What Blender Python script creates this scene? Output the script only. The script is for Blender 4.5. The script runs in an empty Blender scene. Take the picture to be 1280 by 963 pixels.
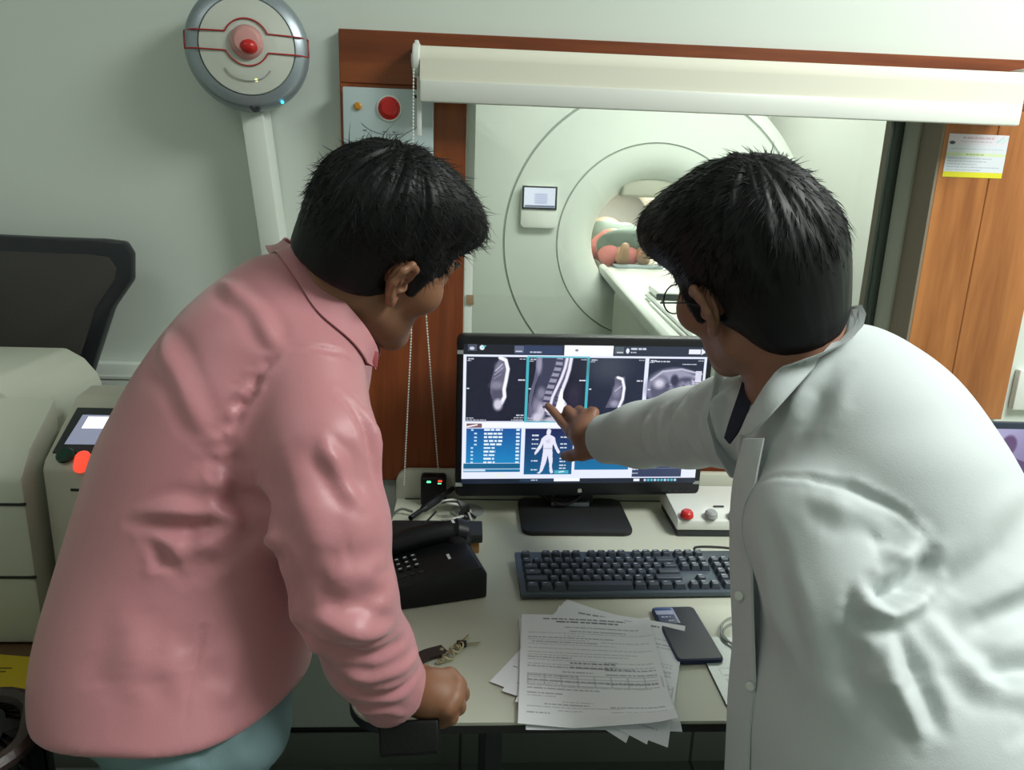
import bpy, bmesh, math, random
import numpy as np
from mathutils import Vector, Matrix

# ---------------------------------------------------------------- camera, light, exposure
scn = bpy.context.scene
scn.view_settings.view_transform = 'Standard'
scn.view_settings.look = 'None'
scn.view_settings.gamma = 1.0
scn.view_settings.use_curve_mapping = False
scn.view_settings.exposure = 0.1

def cam_axes(yaw, pitch, roll):
    y, p, r = [math.radians(v) for v in (yaw, pitch, roll)]
    fwd = Vector((math.sin(y)*math.cos(p), math.cos(y)*math.cos(p), -math.sin(p)))
    right0 = Vector((math.cos(y), -math.sin(y), 0)); up0 = right0.cross(fwd)
    right = math.cos(r)*right0 + math.sin(r)*up0
    up = -math.sin(r)*right0 + math.cos(r)*up0
    return right, up, fwd
cr, cu, cf = cam_axes(3.5, 15, 2.0)
cam_d = bpy.data.cameras.new('camera'); cam = bpy.data.objects.new('camera', cam_d)
scn.collection.objects.link(cam)
cam_d.sensor_width = 36; cam_d.lens = 36*950/1280; cam_d.clip_start = .02
M = Matrix((cr, cu, -cf)).transposed().to_4x4(); M.translation = (0, 0, 1.45)
cam.matrix_world = M
scn.camera = cam

wd = bpy.data.worlds.new('world'); scn.world = wd; wd.use_nodes = True
wd.node_tree.nodes['Background'].inputs[0].default_value = (.75, .85, .85, 1)
wd.node_tree.nodes['Background'].inputs[1].default_value = .05

def area(name, loc, target, sx, sy, power, col):
    l = bpy.data.lights.new(name, 'AREA'); l.shape = 'RECTANGLE'; l.size = sx; l.size_y = sy
    l.energy = power; l.color = col
    o = bpy.data.objects.new(name, l); scn.collection.objects.link(o); o.location = loc
    o.rotation_euler = (Vector(target)-Vector(loc)).to_track_quat('-Z', 'Y').to_euler()
    return o
# ceiling panel and added fill of the control room, panels of the scanner room
area('panel_and_fill_light', (1.55, .40, 2.70), (1.55, .40, 0), .9, .9, 64, (.965, 1, .965))
area('panel_and_fill_light', (-1.1, .0, 2.70), (-1.1, .0, 0), .9, .6, 5, (.965, 1, .965))  # added fill lamp to brighten the left wall, not a known ceiling panel
area('scanner_room_light', (1.4, 3.5, 2.56), (1.4, 3.5, 0), 1.6, .6, 50, (.98, 1, .95))
area('scanner_room_light', (1.7, 5.4, 2.56), (1.7, 5.4, 0), 1.0, 1.0, 13, (.98, 1, .95))
area('bore_light', (1.098, 5.5, 1.40), (1.098, 5.5, 0), .12, 1.0, 9, (1, 1, .95))

# ---------------------------------------------------------------- helpers
def lin(c):
    return tuple((v/12.92 if v <= .04045 else ((v+.055)/1.055)**2.4) for v in c)
def S(r, g, b): return lin((r/255, g/255, b/255))

def mat(name, col, rough=.6, metal=0, bump=0, scale=60, vary=0, sheen=0, coat=0, spec=.5, emit=None, estr=0, sss=0, stretch=None, alpha=1):
    m = bpy.data.materials.new(name); m.use_nodes = True
    nt = m.node_tree; b = nt.nodes['Principled BSDF']
    b.inputs['Base Color'].default_value = (*col, 1); b.inputs['Roughness'].default_value = rough
    b.inputs['Metallic'].default_value = metal; b.inputs['Specular IOR Level'].default_value = spec
    if sheen: b.inputs['Sheen Weight'].default_value = sheen
    if coat: b.inputs['Coat Weight'].default_value = coat
    if sss:
        b.inputs['Subsurface Weight'].default_value = sss
        b.inputs['Subsurface Radius'].default_value = (.008, .004, .002); b.inputs['Subsurface Scale'].default_value = 1
    if emit:
        b.inputs['Emission Color'].default_value = (*emit, 1); b.inputs['Emission Strength'].default_value = estr
    if bump or vary:
        tc = nt.nodes.new('ShaderNodeTexCoord'); mp = nt.nodes.new('ShaderNodeMapping')
        if stretch: mp.inputs['Scale'].default_value = stretch
        no = nt.nodes.new('ShaderNodeTexNoise'); no.inputs['Scale'].default_value = scale; no.inputs['Detail'].default_value = 4
        nt.links.new(tc.outputs['Object'], mp.inputs[0]); nt.links.new(mp.outputs[0], no.inputs['Vector'])
        if vary:
            mx = nt.nodes.new('ShaderNodeMix'); mx.data_type = 'RGBA'
            mx.inputs[6].default_value = (*[c*(1-vary) for c in col], 1); mx.inputs[7].default_value = (*[min(1, c*(1+vary)) for c in col], 1)
            nt.links.new(no.outputs['Fac'], mx.inputs[0]); nt.links.new(mx.outputs[2], b.inputs['Base Color'])
        if bump:
            bp = nt.nodes.new('ShaderNodeBump'); bp.inputs['Strength'].default_value = bump; bp.inputs['Distance'].default_value = .002
            nt.links.new(no.outputs['Fac'], bp.inputs['Height']); nt.links.new(bp.outputs[0], b.inputs['Normal'])
    return m

def wood_mat(name, dark, light, vertical=True, rough=.35):
    m = bpy.data.materials.new(name); m.use_nodes = True; nt = m.node_tree; b = nt.nodes['Principled BSDF']
    tc = nt.nodes.new('ShaderNodeTexCoord'); mp = nt.nodes.new('ShaderNodeMapping')
    mp.inputs['Scale'].default_value = (14, 14, 1.1) if vertical else (1.1, 14, 14)
    n1 = nt.nodes.new('ShaderNodeTexNoise'); n1.inputs['Scale'].default_value = 1.0; n1.inputs['Detail'].default_value = 6; n1.inputs['Distortion'].default_value = .8
    n2 = nt.nodes.new('ShaderNodeTexNoise'); n2.inputs['Scale'].default_value = 7; n2.inputs['Detail'].default_value = 3
    mul = nt.nodes.new('ShaderNodeMath'); mul.operation = 'MULTIPLY_ADD'; mul.inputs[1].default_value = .35
    cr_ = nt.nodes.new('ShaderNodeValToRGB')
    e = cr_.color_ramp.elements; e[0].position = .38; e[0].color = (*dark, 1); e[1].position = .85; e[1].color = (*light, 1)
    L = nt.links.new
    L(tc.outputs['Object'], mp.inputs[0]); L(mp.outputs[0], n1.inputs['Vector']); L(mp.outputs[0], n2.inputs['Vector'])
    L(n2.outputs['Fac'], mul.inputs[0]); L(n1.outputs['Fac'], mul.inputs[2]); L(mul.outputs[0], cr_.inputs[0]); L(cr_.outputs[0], b.inputs['Base Color'])
    b.inputs['Roughness'].default_value = rough
    return m

def glass_mat(name):
    m = bpy.data.materials.new(name); m.use_nodes = True; nt = m.node_tree
    for n in list(nt.nodes): nt.nodes.remove(n)
    out = nt.nodes.new('ShaderNodeOutputMaterial'); mix = nt.nodes.new('ShaderNodeMixShader')
    tr = nt.nodes.new('ShaderNodeBsdfTransparent'); gl = nt.nodes.new('ShaderNodeBsdfGlossy')
    fr = nt.nodes.new('ShaderNodeFresnel'); fr.inputs[0].default_value = 1.45
    tr.inputs[0].default_value = (.94, .97, .95, 1); gl.inputs['Roughness'].default_value = .03
    L = nt.links.new
    L(fr.outputs[0], mix.inputs[0]); L(tr.outputs[0], mix.inputs[1]); L(gl.outputs[0], mix.inputs[2]); L(mix.outputs[0], out.inputs[0])
    return m

def attr_mat(name, emit=0, rough=.7, coat=0):
    m = bpy.data.materials.new(name); m.use_nodes = True; nt = m.node_tree; b = nt.nodes['Principled BSDF']
    a = nt.nodes.new('ShaderNodeAttribute'); a.attribute_name = 'Col'
    b.inputs['Roughness'].default_value = rough
    if emit:
        nt.links.new(a.outputs['Color'], b.inputs['Emission Color']); b.inputs['Emission Strength'].default_value = emit
        b.inputs['Base Color'].default_value = (.01, .01, .012, 1)
    else: nt.links.new(a.outputs['Color'], b.inputs['Base Color'])
    return m

ORG = {}
def link_mesh(name, me, m, parent=None, smooth=True):
    o = bpy.data.objects.new(name, me); scn.collection.objects.link(o)
    for x in (m if isinstance(m, (list, tuple)) else [m]): me.materials.append(x)
    if parent is not None:
        org = ORG[parent.name]; me.transform(Matrix.Translation(-Vector(org)))
        o.parent = parent; ORG[o.name] = org
    else: ORG[o.name] = (0, 0, 0)
    return o
def np_mesh(name, V, F, m, parent=None, smooth=True):
    me = bpy.data.meshes.new(name); V = np.asarray(V, np.float32)
    if isinstance(F, np.ndarray):
        k = F.shape[1]; me.vertices.add(len(V)); me.vertices.foreach_set('co', V.ravel())
        me.loops.add(F.size); me.loops.foreach_set('vertex_index', F.astype(np.int32).ravel())
        me.polygons.add(len(F)); me.polygons.foreach_set('loop_start', np.arange(0, F.size, k, dtype=np.int32))
        me.update(calc_edges=True)
    else: me.from_pydata([tuple(map(float, v)) for v in V], [], F); me.update()
    if smooth: me.polygons.foreach_set('use_smooth', np.ones(len(me.polygons), bool))
    me.update()
    return link_mesh(name, me, m, parent)
def thing(name, label, cat, loc, group=None):
    o = bpy.data.objects.new(name, None); scn.collection.objects.link(o); o.location = loc
    o.empty_display_size = .05
    o['label'] = label; o['category'] = cat
    if group: o['group'] = group
    ORG[o.name] = tuple(loc); return o
def tag(o, label, cat, group=None):
    o['label'] = label; o['category'] = cat
    if group: o['group'] = group
    return o
def plabel(o, label): o['label'] = label; return o
def rebase(o, loc):
    """put a one-mesh thing's origin at its base"""
    o.data.transform(Matrix.Translation(-Vector(loc))); o.location = loc; return o

def rotz(a): return Matrix.Rotation(a, 3, 'Z')
class B:
    def __init__(s): s.bm = bmesh.new()
    def _merge(s, b2, T=None):
        if T is not None: bmesh.ops.transform(b2, matrix=T, verts=b2.verts)
        me = bpy.data.meshes.new('tmp'); b2.to_mesh(me); b2.free(); s.bm.from_mesh(me); bpy.data.meshes.remove(me)
    def box(s, lo, hi, bev=0, seg=2, R=None, piv=None, mi=0):
        lo = Vector(lo); hi = Vector(hi); b2 = bmesh.new(); bmesh.ops.create_cube(b2, size=1)
        c = (lo+hi)/2; d = hi-lo
        bmesh.ops.scale(b2, vec=d, verts=b2.verts)
        if bev: bmesh.ops.bevel(b2, geom=list(b2.edges), offset=bev, segments=seg, profile=.5, affect='EDGES')
        for f in b2.faces: f.material_index = mi
        T = Matrix.Translation(c)
        if R is not None:
            p = Vector(piv) if piv is not None else c
            T = Matrix.Translation(p) @ R.to_4x4() @ Matrix.Translation(c-p)
        s._merge(b2, T); return s
    def cyl(s, p0, p1, r0, r1=None, seg=28, bev=0, mi=0):
        p0 = Vector(p0); p1 = Vector(p1); r1 = r0 if r1 is None else r1; d = p1-p0
        b2 = bmesh.new(); bmesh.ops.create_cone(b2, cap_ends=True, segments=seg, radius1=r0, radius2=r1, depth=d.length)
        if bev:
            es = [e for e in b2.edges if all(len(f.verts) != 4 for f in e.link_faces) or any(len(f.verts) > 4 for f in e.link_faces)]
            bmesh.ops.bevel(b2, geom=es, offset=bev, segments=3, profile=.5, affect='EDGES')
        for f in b2.faces: f.material_index = mi
        T = Matrix.Translation((p0+p1)/2) @ d.to_track_quat('Z', 'Y').to_matrix().to_4x4()
        s._merge(b2, T); return s
    def ball(s, c, r, seg=20, R=None, mi=0):
        if not hasattr(r, '__len__'): r = (r, r, r)
        b2 = bmesh.new(); bmesh.ops.create_uvsphere(b2, u_segments=seg, v_segments=seg//2, radius=1)
        for f in b2.faces: f.material_index = mi
        T = Matrix.Translation(c) @ ((R.to_4x4() if R is not None else Matrix()) @ Matrix.Diagonal((*r, 1)))
        s._merge(b2, T); return s
    def tube(s, pts, r, seg=8, mi=0, closed=False):
        pts = [Vector(p) for p in pts]; n = len(pts); rings = []
        rr = r if hasattr(r, '__len__') else [r]*n
        prev = None
        for i, p in enumerate(pts):
            a = pts[(i-1) % n] if (closed or i) else p; b = pts[(i+1) % n] if (closed or i < n-1) else p
            t = (b-a).normalized()
            u = t.orthogonal().normalized() if prev is None else (prev - t*prev.dot(t)).normalized()
            prev = u; v = t.cross(u)
            rings.append([s.bm.verts.new(p+(u*math.cos(2*math.pi*k/seg)+v*math.sin(2*math.pi*k/seg))*rr[i]) for k in range(seg)])
        rng = range(n if closed else n-1)
        for i in rng:
            A = rings[i]; Bq = rings[(i+1) % n]
            for k in range(seg):
                f = s.bm.faces.new((A[k], A[(k+1) % seg], Bq[(k+1) % seg], Bq[k])); f.material_index = mi
        if not closed:
            s.bm.faces.new(rings[0][::-1]).material_index = mi; s.bm.faces.new(rings[-1]).material_index = mi
        return s
    def lathe(s, prof, c, axis=(0, 0, 1), seg=48, mi=0):
        """prof: list of (radius, height along the axis)"""
        ax = Vector(axis).normalized(); u = ax.orthogonal().normalized(); v = ax.cross(u); c = Vector(c); rings = []
        for r, h in prof:
            if r < 1e-6: rings.append([s.bm.verts.new(c+ax*h)])
            else: rings.append([s.bm.verts.new(c+ax*h+(u*math.cos(2*math.pi*k/seg)+v*math.sin(2*math.pi*k/seg))*r) for k in range(seg)])
        for A, Bq in zip(rings[:-1], rings[1:]):
            for k in range(seg):
                k2 = (k+1) % seg
                if len(A) == 1 and len(Bq) == 1: continue
                if len(A) == 1: f = s.bm.faces.new((A[0], Bq[k2], Bq[k]))
                elif len(Bq) == 1: f = s.bm.faces.new((A[k], A[k2], Bq[0]))
                else: f = s.bm.faces.new((A[k], A[k2], Bq[k2], Bq[k]))
                f.material_index = mi
        return s
    def prism(s, poly, o, u, v, w, bev=0, mi=0):
        """poly in (u, v), extruded by vector w"""
        o = Vector(o); u = Vector(u); v = Vector(v); w = Vector(w); b2 = bmesh.new()
        lo = [b2.verts.new(o+u*a+v*b) for a, b in poly]; hi = [b2.verts.new(o+u*a+v*b+w) for a, b in poly]; n = len(poly)
        b2.faces.new(lo[::-1]); b2.faces.new(hi)
        for k in range(n): b2.faces.new((lo[k], lo[(k+1) % n], hi[(k+1) % n], hi[k]))
        bmesh.ops.recalc_face_normals(b2, faces=b2.faces)
        if bev: bmesh.ops.bevel(b2, geom=list(b2.edges), offset=bev, segments=2, profile=.5, affect='EDGES')
        for f in b2.faces: f.material_index = mi
        s._merge(b2); return s
    def build(s, name, m, parent=None, sharp=35, smooth=True):
        bmesh.ops.recalc_face_normals(s.bm, faces=s.bm.faces)
        for f in s.bm.faces: f.smooth = smooth
        th = math.radians(sharp)
        for e in s.bm.edges:
            if len(e.link_faces) == 2 and e.calc_face_angle(0) > th: e.smooth = False
        me = bpy.data.meshes.new(name); s.bm.to_mesh(me); s.bm.free()
        return link_mesh(name, me, m, parent)
def struct(o): o['kind'] = 'structure'; return o
def rrect(w, h, r, n=5):
    """rounded rectangle outline centred on 0"""
    out = []
    for cx, cy, a0 in ((w/2-r, h/2-r, 0), (-w/2+r, h/2-r, 90), (-w/2+r, -h/2+r, 180), (w/2-r, -h/2+r, 270)):
        for k in range(n+1):
            a = math.radians(a0+90*k/n); out.append((cx+r*math.cos(a), cy+r*math.sin(a)))
    return out
def spline(pts, n=12):
    """Catmull-Rom through the points"""
    P = [np.array(p, float) for p in pts]; P = [2*P[0]-P[1]]+P+[2*P[-1]-P[-2]]; out = []
    for i in range(1, len(P)-2):
        for k in range(n):
            t = k/n; a, b, c, d = P[i-1:i+3]
            out.append(.5*((2*b)+(-a+c)*t+(2*a-5*b+4*c-d)*t*t+(-a+3*b-3*c+d)*t**3))
    out.append(P[-2]); return [tuple(p) for p in out]

def raster_sheet(name, fn_pos, img, m, parent=None):
    """grid of vertices carrying the picture's colours; fn_pos(u, v) -> world point arrays"""
    h, w = img.shape[:2]
    u, v = np.meshgrid(np.linspace(0, 1, w), np.linspace(0, 1, h))
    V = fn_pos(u, v).reshape(-1, 3); idx = np.arange(w*h).reshape(h, w)
    F = np.stack([idx[:-1, :-1], idx[1:, :-1], idx[1:, 1:], idx[:-1, 1:]], -1).reshape(-1, 4)
    o = np_mesh(name, V, F, m, parent, smooth=True)
    a = o.data.attributes.new('Col', 'FLOAT_COLOR', 'POINT')
    a.data.foreach_set('color', np.concatenate([img.reshape(-1, 3), np.ones((w*h, 1))], 1).astype(np.float32).ravel())
    return o
def to_lin(img): return np.where(img <= .04045, img/12.92, ((img+.055)/1.055)**2.4)
class Ras:
    def __init__(s, X, Y, col): s.X = X; s.Y = Y; s.im = np.empty(X.shape+(3,)); s.im[:] = np.array(col)/255
    def put(s, mask, col): s.im = s.im*(1-mask[..., None])+mask[..., None]*np.array(col)/255
    def rect(s, x0, y0, x1, y1, col): s.put(((s.X >= x0) & (s.X <= x1) & (s.Y >= y0) & (s.Y <= y1)).astype(float), col)
    def inside(s, P):
        ins = np.zeros(s.X.shape, bool); n = len(P)
        for i in range(n):
            x0, y0 = P[i]; x1, y1 = P[(i+1) % n]
            if y0 == y1: continue
            c = ((s.Y >= min(y0, y1)) & (s.Y < max(y0, y1))); ins ^= c & (s.X < (s.Y-y0)*(x1-x0)/(y1-y0)+x0)
        return ins
    def poly(s, P, col): s.put(s.inside(P).astype(float), col)
    def dist(s, P):
        d = np.full(s.X.shape, 1e9)
        for a, b in zip(P[:-1], P[1:]):
            a = np.array(a, float); b = np.array(b, float); e = b-a; L = max(e@e, 1e-9)
            t = np.clip(((s.X-a[0])*e[0]+(s.Y-a[1])*e[1])/L, 0, 1); d = np.minimum(d, np.hypot(s.X-a[0]-t*e[0], s.Y-a[1]-t*e[1]))
        return d
    def line(s, P, w, col, soft=.6, op=1): s.put(op*np.clip((w/2-s.dist(P))/soft+.5, 0, 1), col)
    def blob(s, cx, cy, rx, ry, col, soft=.3, op=1, ang=0):
        c, q = math.cos(ang), math.sin(ang); dx = s.X-cx; dy = s.Y-cy
        k = np.hypot((dx*c+dy*q)/rx, (-dx*q+dy*c)/ry); s.put(op*np.clip((1-k)/soft+.5, 0, 1), col)
    def words(s, x0, y, x1, h, col, rng, op=1, slope=0):
        x = x0
        while x < x1:
            w = rng.uniform(1.2, 4)*h; e = min(x+w, x1); yy = y+slope*(x-x0)
            s.put(op*((s.X >= x) & (s.X <= e) & (np.abs(s.Y-yy) <= h/2)).astype(float), col); x = e+h*.55

# ---------------------------------------------------------------- sculpting with distance fields
def smin(a, b, k):
    h = np.clip(.5+.5*(b-a)/k, 0, 1); return b*(1-h)+a*h-k*h*(1-h)
def smax(a, b, k): return -smin(-a, -b, k)
def f3(v): return np.asarray(v, np.float32)
def cone(a, b, ra, rb):
    a = f3(a); b = f3(b); e = b-a; L = float(e@e)+1e-12
    def f(P):
        t = np.clip(((P-a)@e)/L, 0, 1); return np.linalg.norm(P-a-t[:, None]*e, axis=1)-(ra+(rb-ra)*t)
    return f
def chain(pts, k=.01):
    """pts: (x, y, z, r) polyline of tapered capsules"""
    fs = [cone(p[:3], q[:3], p[3], q[3]) for p, q in zip(pts[:-1], pts[1:])]
    def f(P):
        d = fs[0](P)
        for g in fs[1:]: d = smin(d, g(P), k)
        return d
    return f
def ell(c, r, R=None):
    c = f3(c); r = f3(r); R = None if R is None else f3(R)
    def f(P):
        q = P-c
        if R is not None: q = q@R
        k0 = np.linalg.norm(q/r, axis=1); k1 = np.linalg.norm(q/(r*r), axis=1)+1e-9
        return k0*(k0-1)/k1
    return f
def slab(c, h, R, rad):
    """rounded box"""
    c = f3(c); h = f3(h); R = f3(R)
    def f(P):
        q = np.abs((P-c)@R)-(h-rad)
        return np.linalg.norm(np.maximum(q, 0), axis=1)+np.minimum(q.max(1), 0)-rad
    return f
def loft(U, secs, grow=0., power=2.0):
    secs = np.array(secs, float); c0 = secs[0, :3]; A = secs[-1, :3]-c0; L = np.linalg.norm(A); A /= L
    U = np.array(U, float); U -= A*(U@A); U /= np.linalg.norm(U); Vv = np.cross(A, U)
    t = (secs[:, :3]-c0)@A; off = secs[:, :3]-c0; ox = off@U; oy = off@Vv
    a = secs[:, 3]+grow; b = secs[:, 4]+grow
    tt = np.linspace(t[0], t[-1], 200)
    def sm(y):
        z = np.interp(tt, t, y); k = np.ones(15)/15; return np.convolve(np.pad(z, 7, 'edge'), k, 'valid')
    ox, oy, a, b = sm(ox), sm(oy), sm(a), sm(b)
    def f(P):
        q = P-c0; s = q@A; sc = np.clip(s, tt[0], tt[-1])
        aa = np.interp(sc, tt, a); bb = np.interp(sc, tt, b)
        x = q@U-np.interp(sc, tt, ox); y = q@Vv-np.interp(sc, tt, oy)
        k0 = np.sqrt((x/aa)**2+(y/bb)**2); k1 = np.sqrt((x/aa**2)**2+(y/bb**2)**2)+1e-9
        d = k0*(k0-1)/k1
        return smax(d, np.maximum(tt[0]-s, s-tt[-1])-grow, .03)
    return f
def union(items, k=.02):
    """items: f or (f, k)"""
    def f(P):
        d = None
        for it in items:
            g, kk = it if isinstance(it, tuple) else (it, k)
            v = g(P); d = v if d is None else smin(d, v, kk)
        return d
    return f
def group(f, c, r):
    """evaluate f only near its bounding ball"""
    c = f3(c)
    def g(P):
        dist = np.linalg.norm(P-c, axis=1)-r; out = np.maximum(dist, .05).astype(np.float32)
        m = dist < .07
        if m.any(): out[m] = f(P[m])
        return out
    return g
def surfnet(f, lo, hi, h):
    lo = np.array(lo, float); hi = np.array(hi, float); bs = 8
    nb = np.maximum(1, np.ceil((hi-lo)/(bs*h)).astype(int)); n = nb*bs
    g = np.stack(np.meshgrid(*[np.arange(k) for k in nb], indexing='ij'), -1).reshape(-1, 3)
    cen = (lo+(g+.5)*bs*h-.5*h).astype(np.float32); dc = f(cen)
    D = np.repeat(np.repeat(np.repeat(dc.reshape(nb).astype(np.float32), bs, 0), bs, 1), bs, 2)
    keep = g[np.abs(dc) < bs*h*1.9]
    o = np.stack(np.meshgrid(*[np.arange(bs)]*3, indexing='ij'), -1).reshape(-1, 3)
    for i in range(0, len(keep), 600):
        kb = keep[i:i+600]; ii = kb[:, None, :]*bs+o[None]
        D[ii[..., 0], ii[..., 1], ii[..., 2]] = f((lo+ii.reshape(-1, 3)*h).astype(np.float32)).reshape(ii.shape[:2])
    Sg = D < 0
    c = np.zeros(n-1, np.int8)
    cor = [(x, y, z) for x in (0, 1) for y in (0, 1) for z in (0, 1)]
    sl = lambda a, q: a[q[0]:n[0]-1+q[0], q[1]:n[1]-1+q[1], q[2]:n[2]-1+q[2]]
    for q in cor: c += sl(Sg, q)
    act = np.argwhere((c > 0) & (c < 8)); ids = np.full(n-1, -1, np.int32); ids[act[:, 0], act[:, 1], act[:, 2]] = np.arange(len(act))
    vals = np.stack([D[act[:, 0]+q[0], act[:, 1]+q[1], act[:, 2]+q[2]] for q in cor], 1)
    acc = np.zeros((len(act), 3)); cnt = np.zeros(len(act)); cc = np.array(cor, float)
    for i in range(8):
        for j in range(i+1, 8):
            if np.abs(cc[i]-cc[j]).sum() != 1: continue
            a = vals[:, i]; b = vals[:, j]; m = (a < 0) != (b < 0)
            t = np.where(m, a/np.where(m, a-b, 1), 0)[:, None]; acc += np.where(m[:, None], cc[i]+(cc[j]-cc[i])*t, 0); cnt += m
    V = lo+(act+acc/cnt[:, None])*h
    F = []
    for ax in range(3):
        b1, b2 = (ax+1) % 3, (ax+2) % 3
        s0 = [slice(1, n[k]-1) for k in range(3)]; s0[ax] = slice(0, n[ax]-1); s1 = list(s0); s1[ax] = slice(1, n[ax])
        A0 = Sg[tuple(s0)]; A1 = Sg[tuple(s1)]; e = np.argwhere(A0 != A1); inside0 = A0[e[:, 0], e[:, 1], e[:, 2]]
        e = e+np.array([0 if k == ax else 1 for k in range(3)])
        def cell(d1, d2):
            q = e.copy(); q[:, b1] -= d1; q[:, b2] -= d2; return ids[q[:, 0], q[:, 1], q[:, 2]]
        qd = np.stack([cell(1, 1), cell(0, 1), cell(0, 0), cell(1, 0)], 1)
        qd[~inside0] = qd[~inside0][:, ::-1]; F.append(qd)
    F = np.concatenate(F); F = F[(F >= 0).all(1)]
    return V, F
def edges_of(F):
    E = np.concatenate([F[:, [i, (i+1) % 4]] for i in range(4)]); return E
def smooth_v(V, F, it=2, lam=.5):
    E = edges_of(F)
    for _ in range(it):
        acc = np.zeros_like(V); cnt = np.zeros(len(V))
        for a, b in ((0, 1), (1, 0)):
            for k in range(3): acc[:, k] += np.bincount(E[:, a], V[E[:, b], k], len(V))
            cnt += np.bincount(E[:, a], minlength=len(V))
        V = V+lam*(acc/np.maximum(cnt, 1)[:, None]-V)
    return V
def normals(V, F):
    n = np.cross(V[F[:, 2]]-V[F[:, 0]], V[F[:, 3]]-V[F[:, 1]]); out = np.zeros_like(V)
    for k in range(4):
        for c in range(3): out[:, c] += np.bincount(F[:, k], n[:, c], len(V))
    return out/(np.linalg.norm(out, axis=1)[:, None]+1e-12)
def folds(V, F, lst):
    """raise (amp > 0) or press (amp < 0) soft folds along polylines laid on the cloth"""
    N = normals(V, F); disp = np.zeros(len(V))
    for pts, w, amp in lst:
        P = np.array(spline(pts, 4)); P = np.array([V[np.argmin(((V-p)**2).sum(1))] for p in P])
        d = np.full(len(V), 1e9); tpos = np.zeros(len(V)); n = len(P)-1
        lo = P.min(0)-4*w; hi = P.max(0)+4*w; m = ((V > lo) & (V < hi)).all(1); Q = V[m]
        dm = np.full(len(Q), 1e9); tm = np.zeros(len(Q))
        for i in range(n):
            e = P[i+1]-P[i]; L = max(e@e, 1e-9); t = np.clip(((Q-P[i])@e)/L, 0, 1); dd = np.linalg.norm(Q-P[i]-t[:, None]*e, axis=1)
            b = dd < dm; dm[b] = dd[b]; tm[b] = (i+t[b])/n
        taper = np.sin(np.pi*np.clip(tm, .03, .97))**.8*(.8+.2*np.sin(tm*9+amp*900))
        x = dm/(w*(.55+.6*taper))
        disp[m] += 1.4*amp*taper*(np.exp(-x*x)-.32*np.exp(-((x-2)/.8)**2))
    return V+N*disp[:, None]
def cloth_noise(V, amp, freq, seed=0):
    rng = np.random.default_rng(seed); out = np.zeros(len(V))
    for k in range(7):
        w = rng.normal(size=3); w = w/np.linalg.norm(w)*freq*(.6+.8*rng.random()); w2 = rng.normal(size=3)*freq*.4
        out += np.sin(V@w+1.5*np.sin(V@w2+rng.random()*6)+rng.random()*6)
    return out*amp/3
# ---------------------------------------------------------------- materials
M_ = {}
M_['wall'] = mat('wall_paint', (.66, .72, .655), .55, bump=.06, scale=90)
M_['wall2'] = mat('scanner_room_paint', (.74, .75, .70), .6)
M_['ceil'] = mat('ceiling_paint', (.8, .82, .79), .8)
M_['wood'] = wood_mat('mahogany_laminate', S(92, 42, 22), S(150, 80, 42), True, .3)
M_['woodh'] = wood_mat('mahogany_laminate_across', S(92, 42, 22), S(146, 78, 42), False, .3)
M_['woodr'] = wood_mat('mahogany_laminate_lit', S(126, 72, 38), S(178, 116, 66), True, .22)  # same mahogany, lightened to paint in the light on the right board
M_['desk'] = mat('cream_laminate', S(194, 196, 180), .5, vary=.02, scale=4, spec=.35)
M_['edge'] = mat('black_edge_band', S(24, 24, 26), .5)
M_['black'] = mat('black_plastic', S(18, 19, 23), .42, spec=.35)
M_['blackm'] = mat('matt_black_plastic', S(27, 28, 30), .6, bump=.1, scale=400)
M_['dark'] = mat('dark_grey_plastic', S(46, 49, 53), .5)
M_['key'] = mat('charcoal_keycap', S(54, 62, 72), .42)
M_['kbase'] = mat('gunmetal_plate', S(74, 85, 96), .4, metal=.25)
M_['white'] = mat('white_plastic', S(222, 225, 218), .4)
M_['offw'] = mat('warm_white_plastic', S(190, 194, 178), .5, vary=.03, scale=8)
M_['grey'] = mat('grey_plastic', S(150, 154, 152), .5)
M_['silver'] = mat('silver_plastic', S(150, 160, 166), .32, metal=.45)
M_['steel'] = mat('steel', S(190, 190, 185), .25, metal=.9)
M_['red'] = mat('red_plastic', S(196, 36, 34), .3)
M_['fabric'] = mat('blind_cloth', S(222, 220, 204), .8, bump=.08, scale=500)
M_['scan'] = mat('scanner_cover', S(208, 214, 206), .45)
M_['scanring'] = mat('scanner_seam', S(150, 158, 150), .6)
M_['bore'] = mat('bore_liner', S(238, 240, 228), .5)
M_['glass'] = glass_mat('window_glass')
M_['skin'] = mat('brown_skin', S(136, 93, 67), .5, vary=.08, scale=30, bump=.15, sss=.08)
M_['skinb'] = mat('tan_skin', S(140, 98, 77), .5, vary=.08, scale=30, bump=.15, sss=.08)
M_['skinp'] = mat('patient_skin', S(176, 140, 112), .55)
M_['hair'] = mat('black_hair', (.0035, .0035, .0042), .48, spec=.24)
M_['pink'] = mat('pink_satin_cotton', S(190, 127, 133), .42, bump=.12, scale=700, sheen=.25, spec=.4)
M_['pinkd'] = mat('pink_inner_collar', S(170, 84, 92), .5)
M_['coat'] = mat('white_coat_cotton', S(192, 199, 199), .75, bump=.12, scale=600, sheen=.1)
M_['trouser'] = mat('blue_grey_trouser', S(112, 138, 142), .8, bump=.15, scale=600)
M_['navy'] = mat('navy_cloth', S(26, 30, 48), .8)
M_['leather'] = mat('brown_leather', S(46, 32, 28), .45, bump=.3, scale=150)
M_['blackl'] = mat('black_leather', S(13, 13, 14), .5, bump=.3, scale=150, spec=.3)
M_['yellow'] = mat('yellow_card', S(196, 172, 30), .6)
M_['sheet'] = mat('grey_green_sheet', S(104, 120, 110), .9)
M_['pinkp'] = mat('dusty_pink_cloth', S(190, 120, 116), .9)
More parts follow.
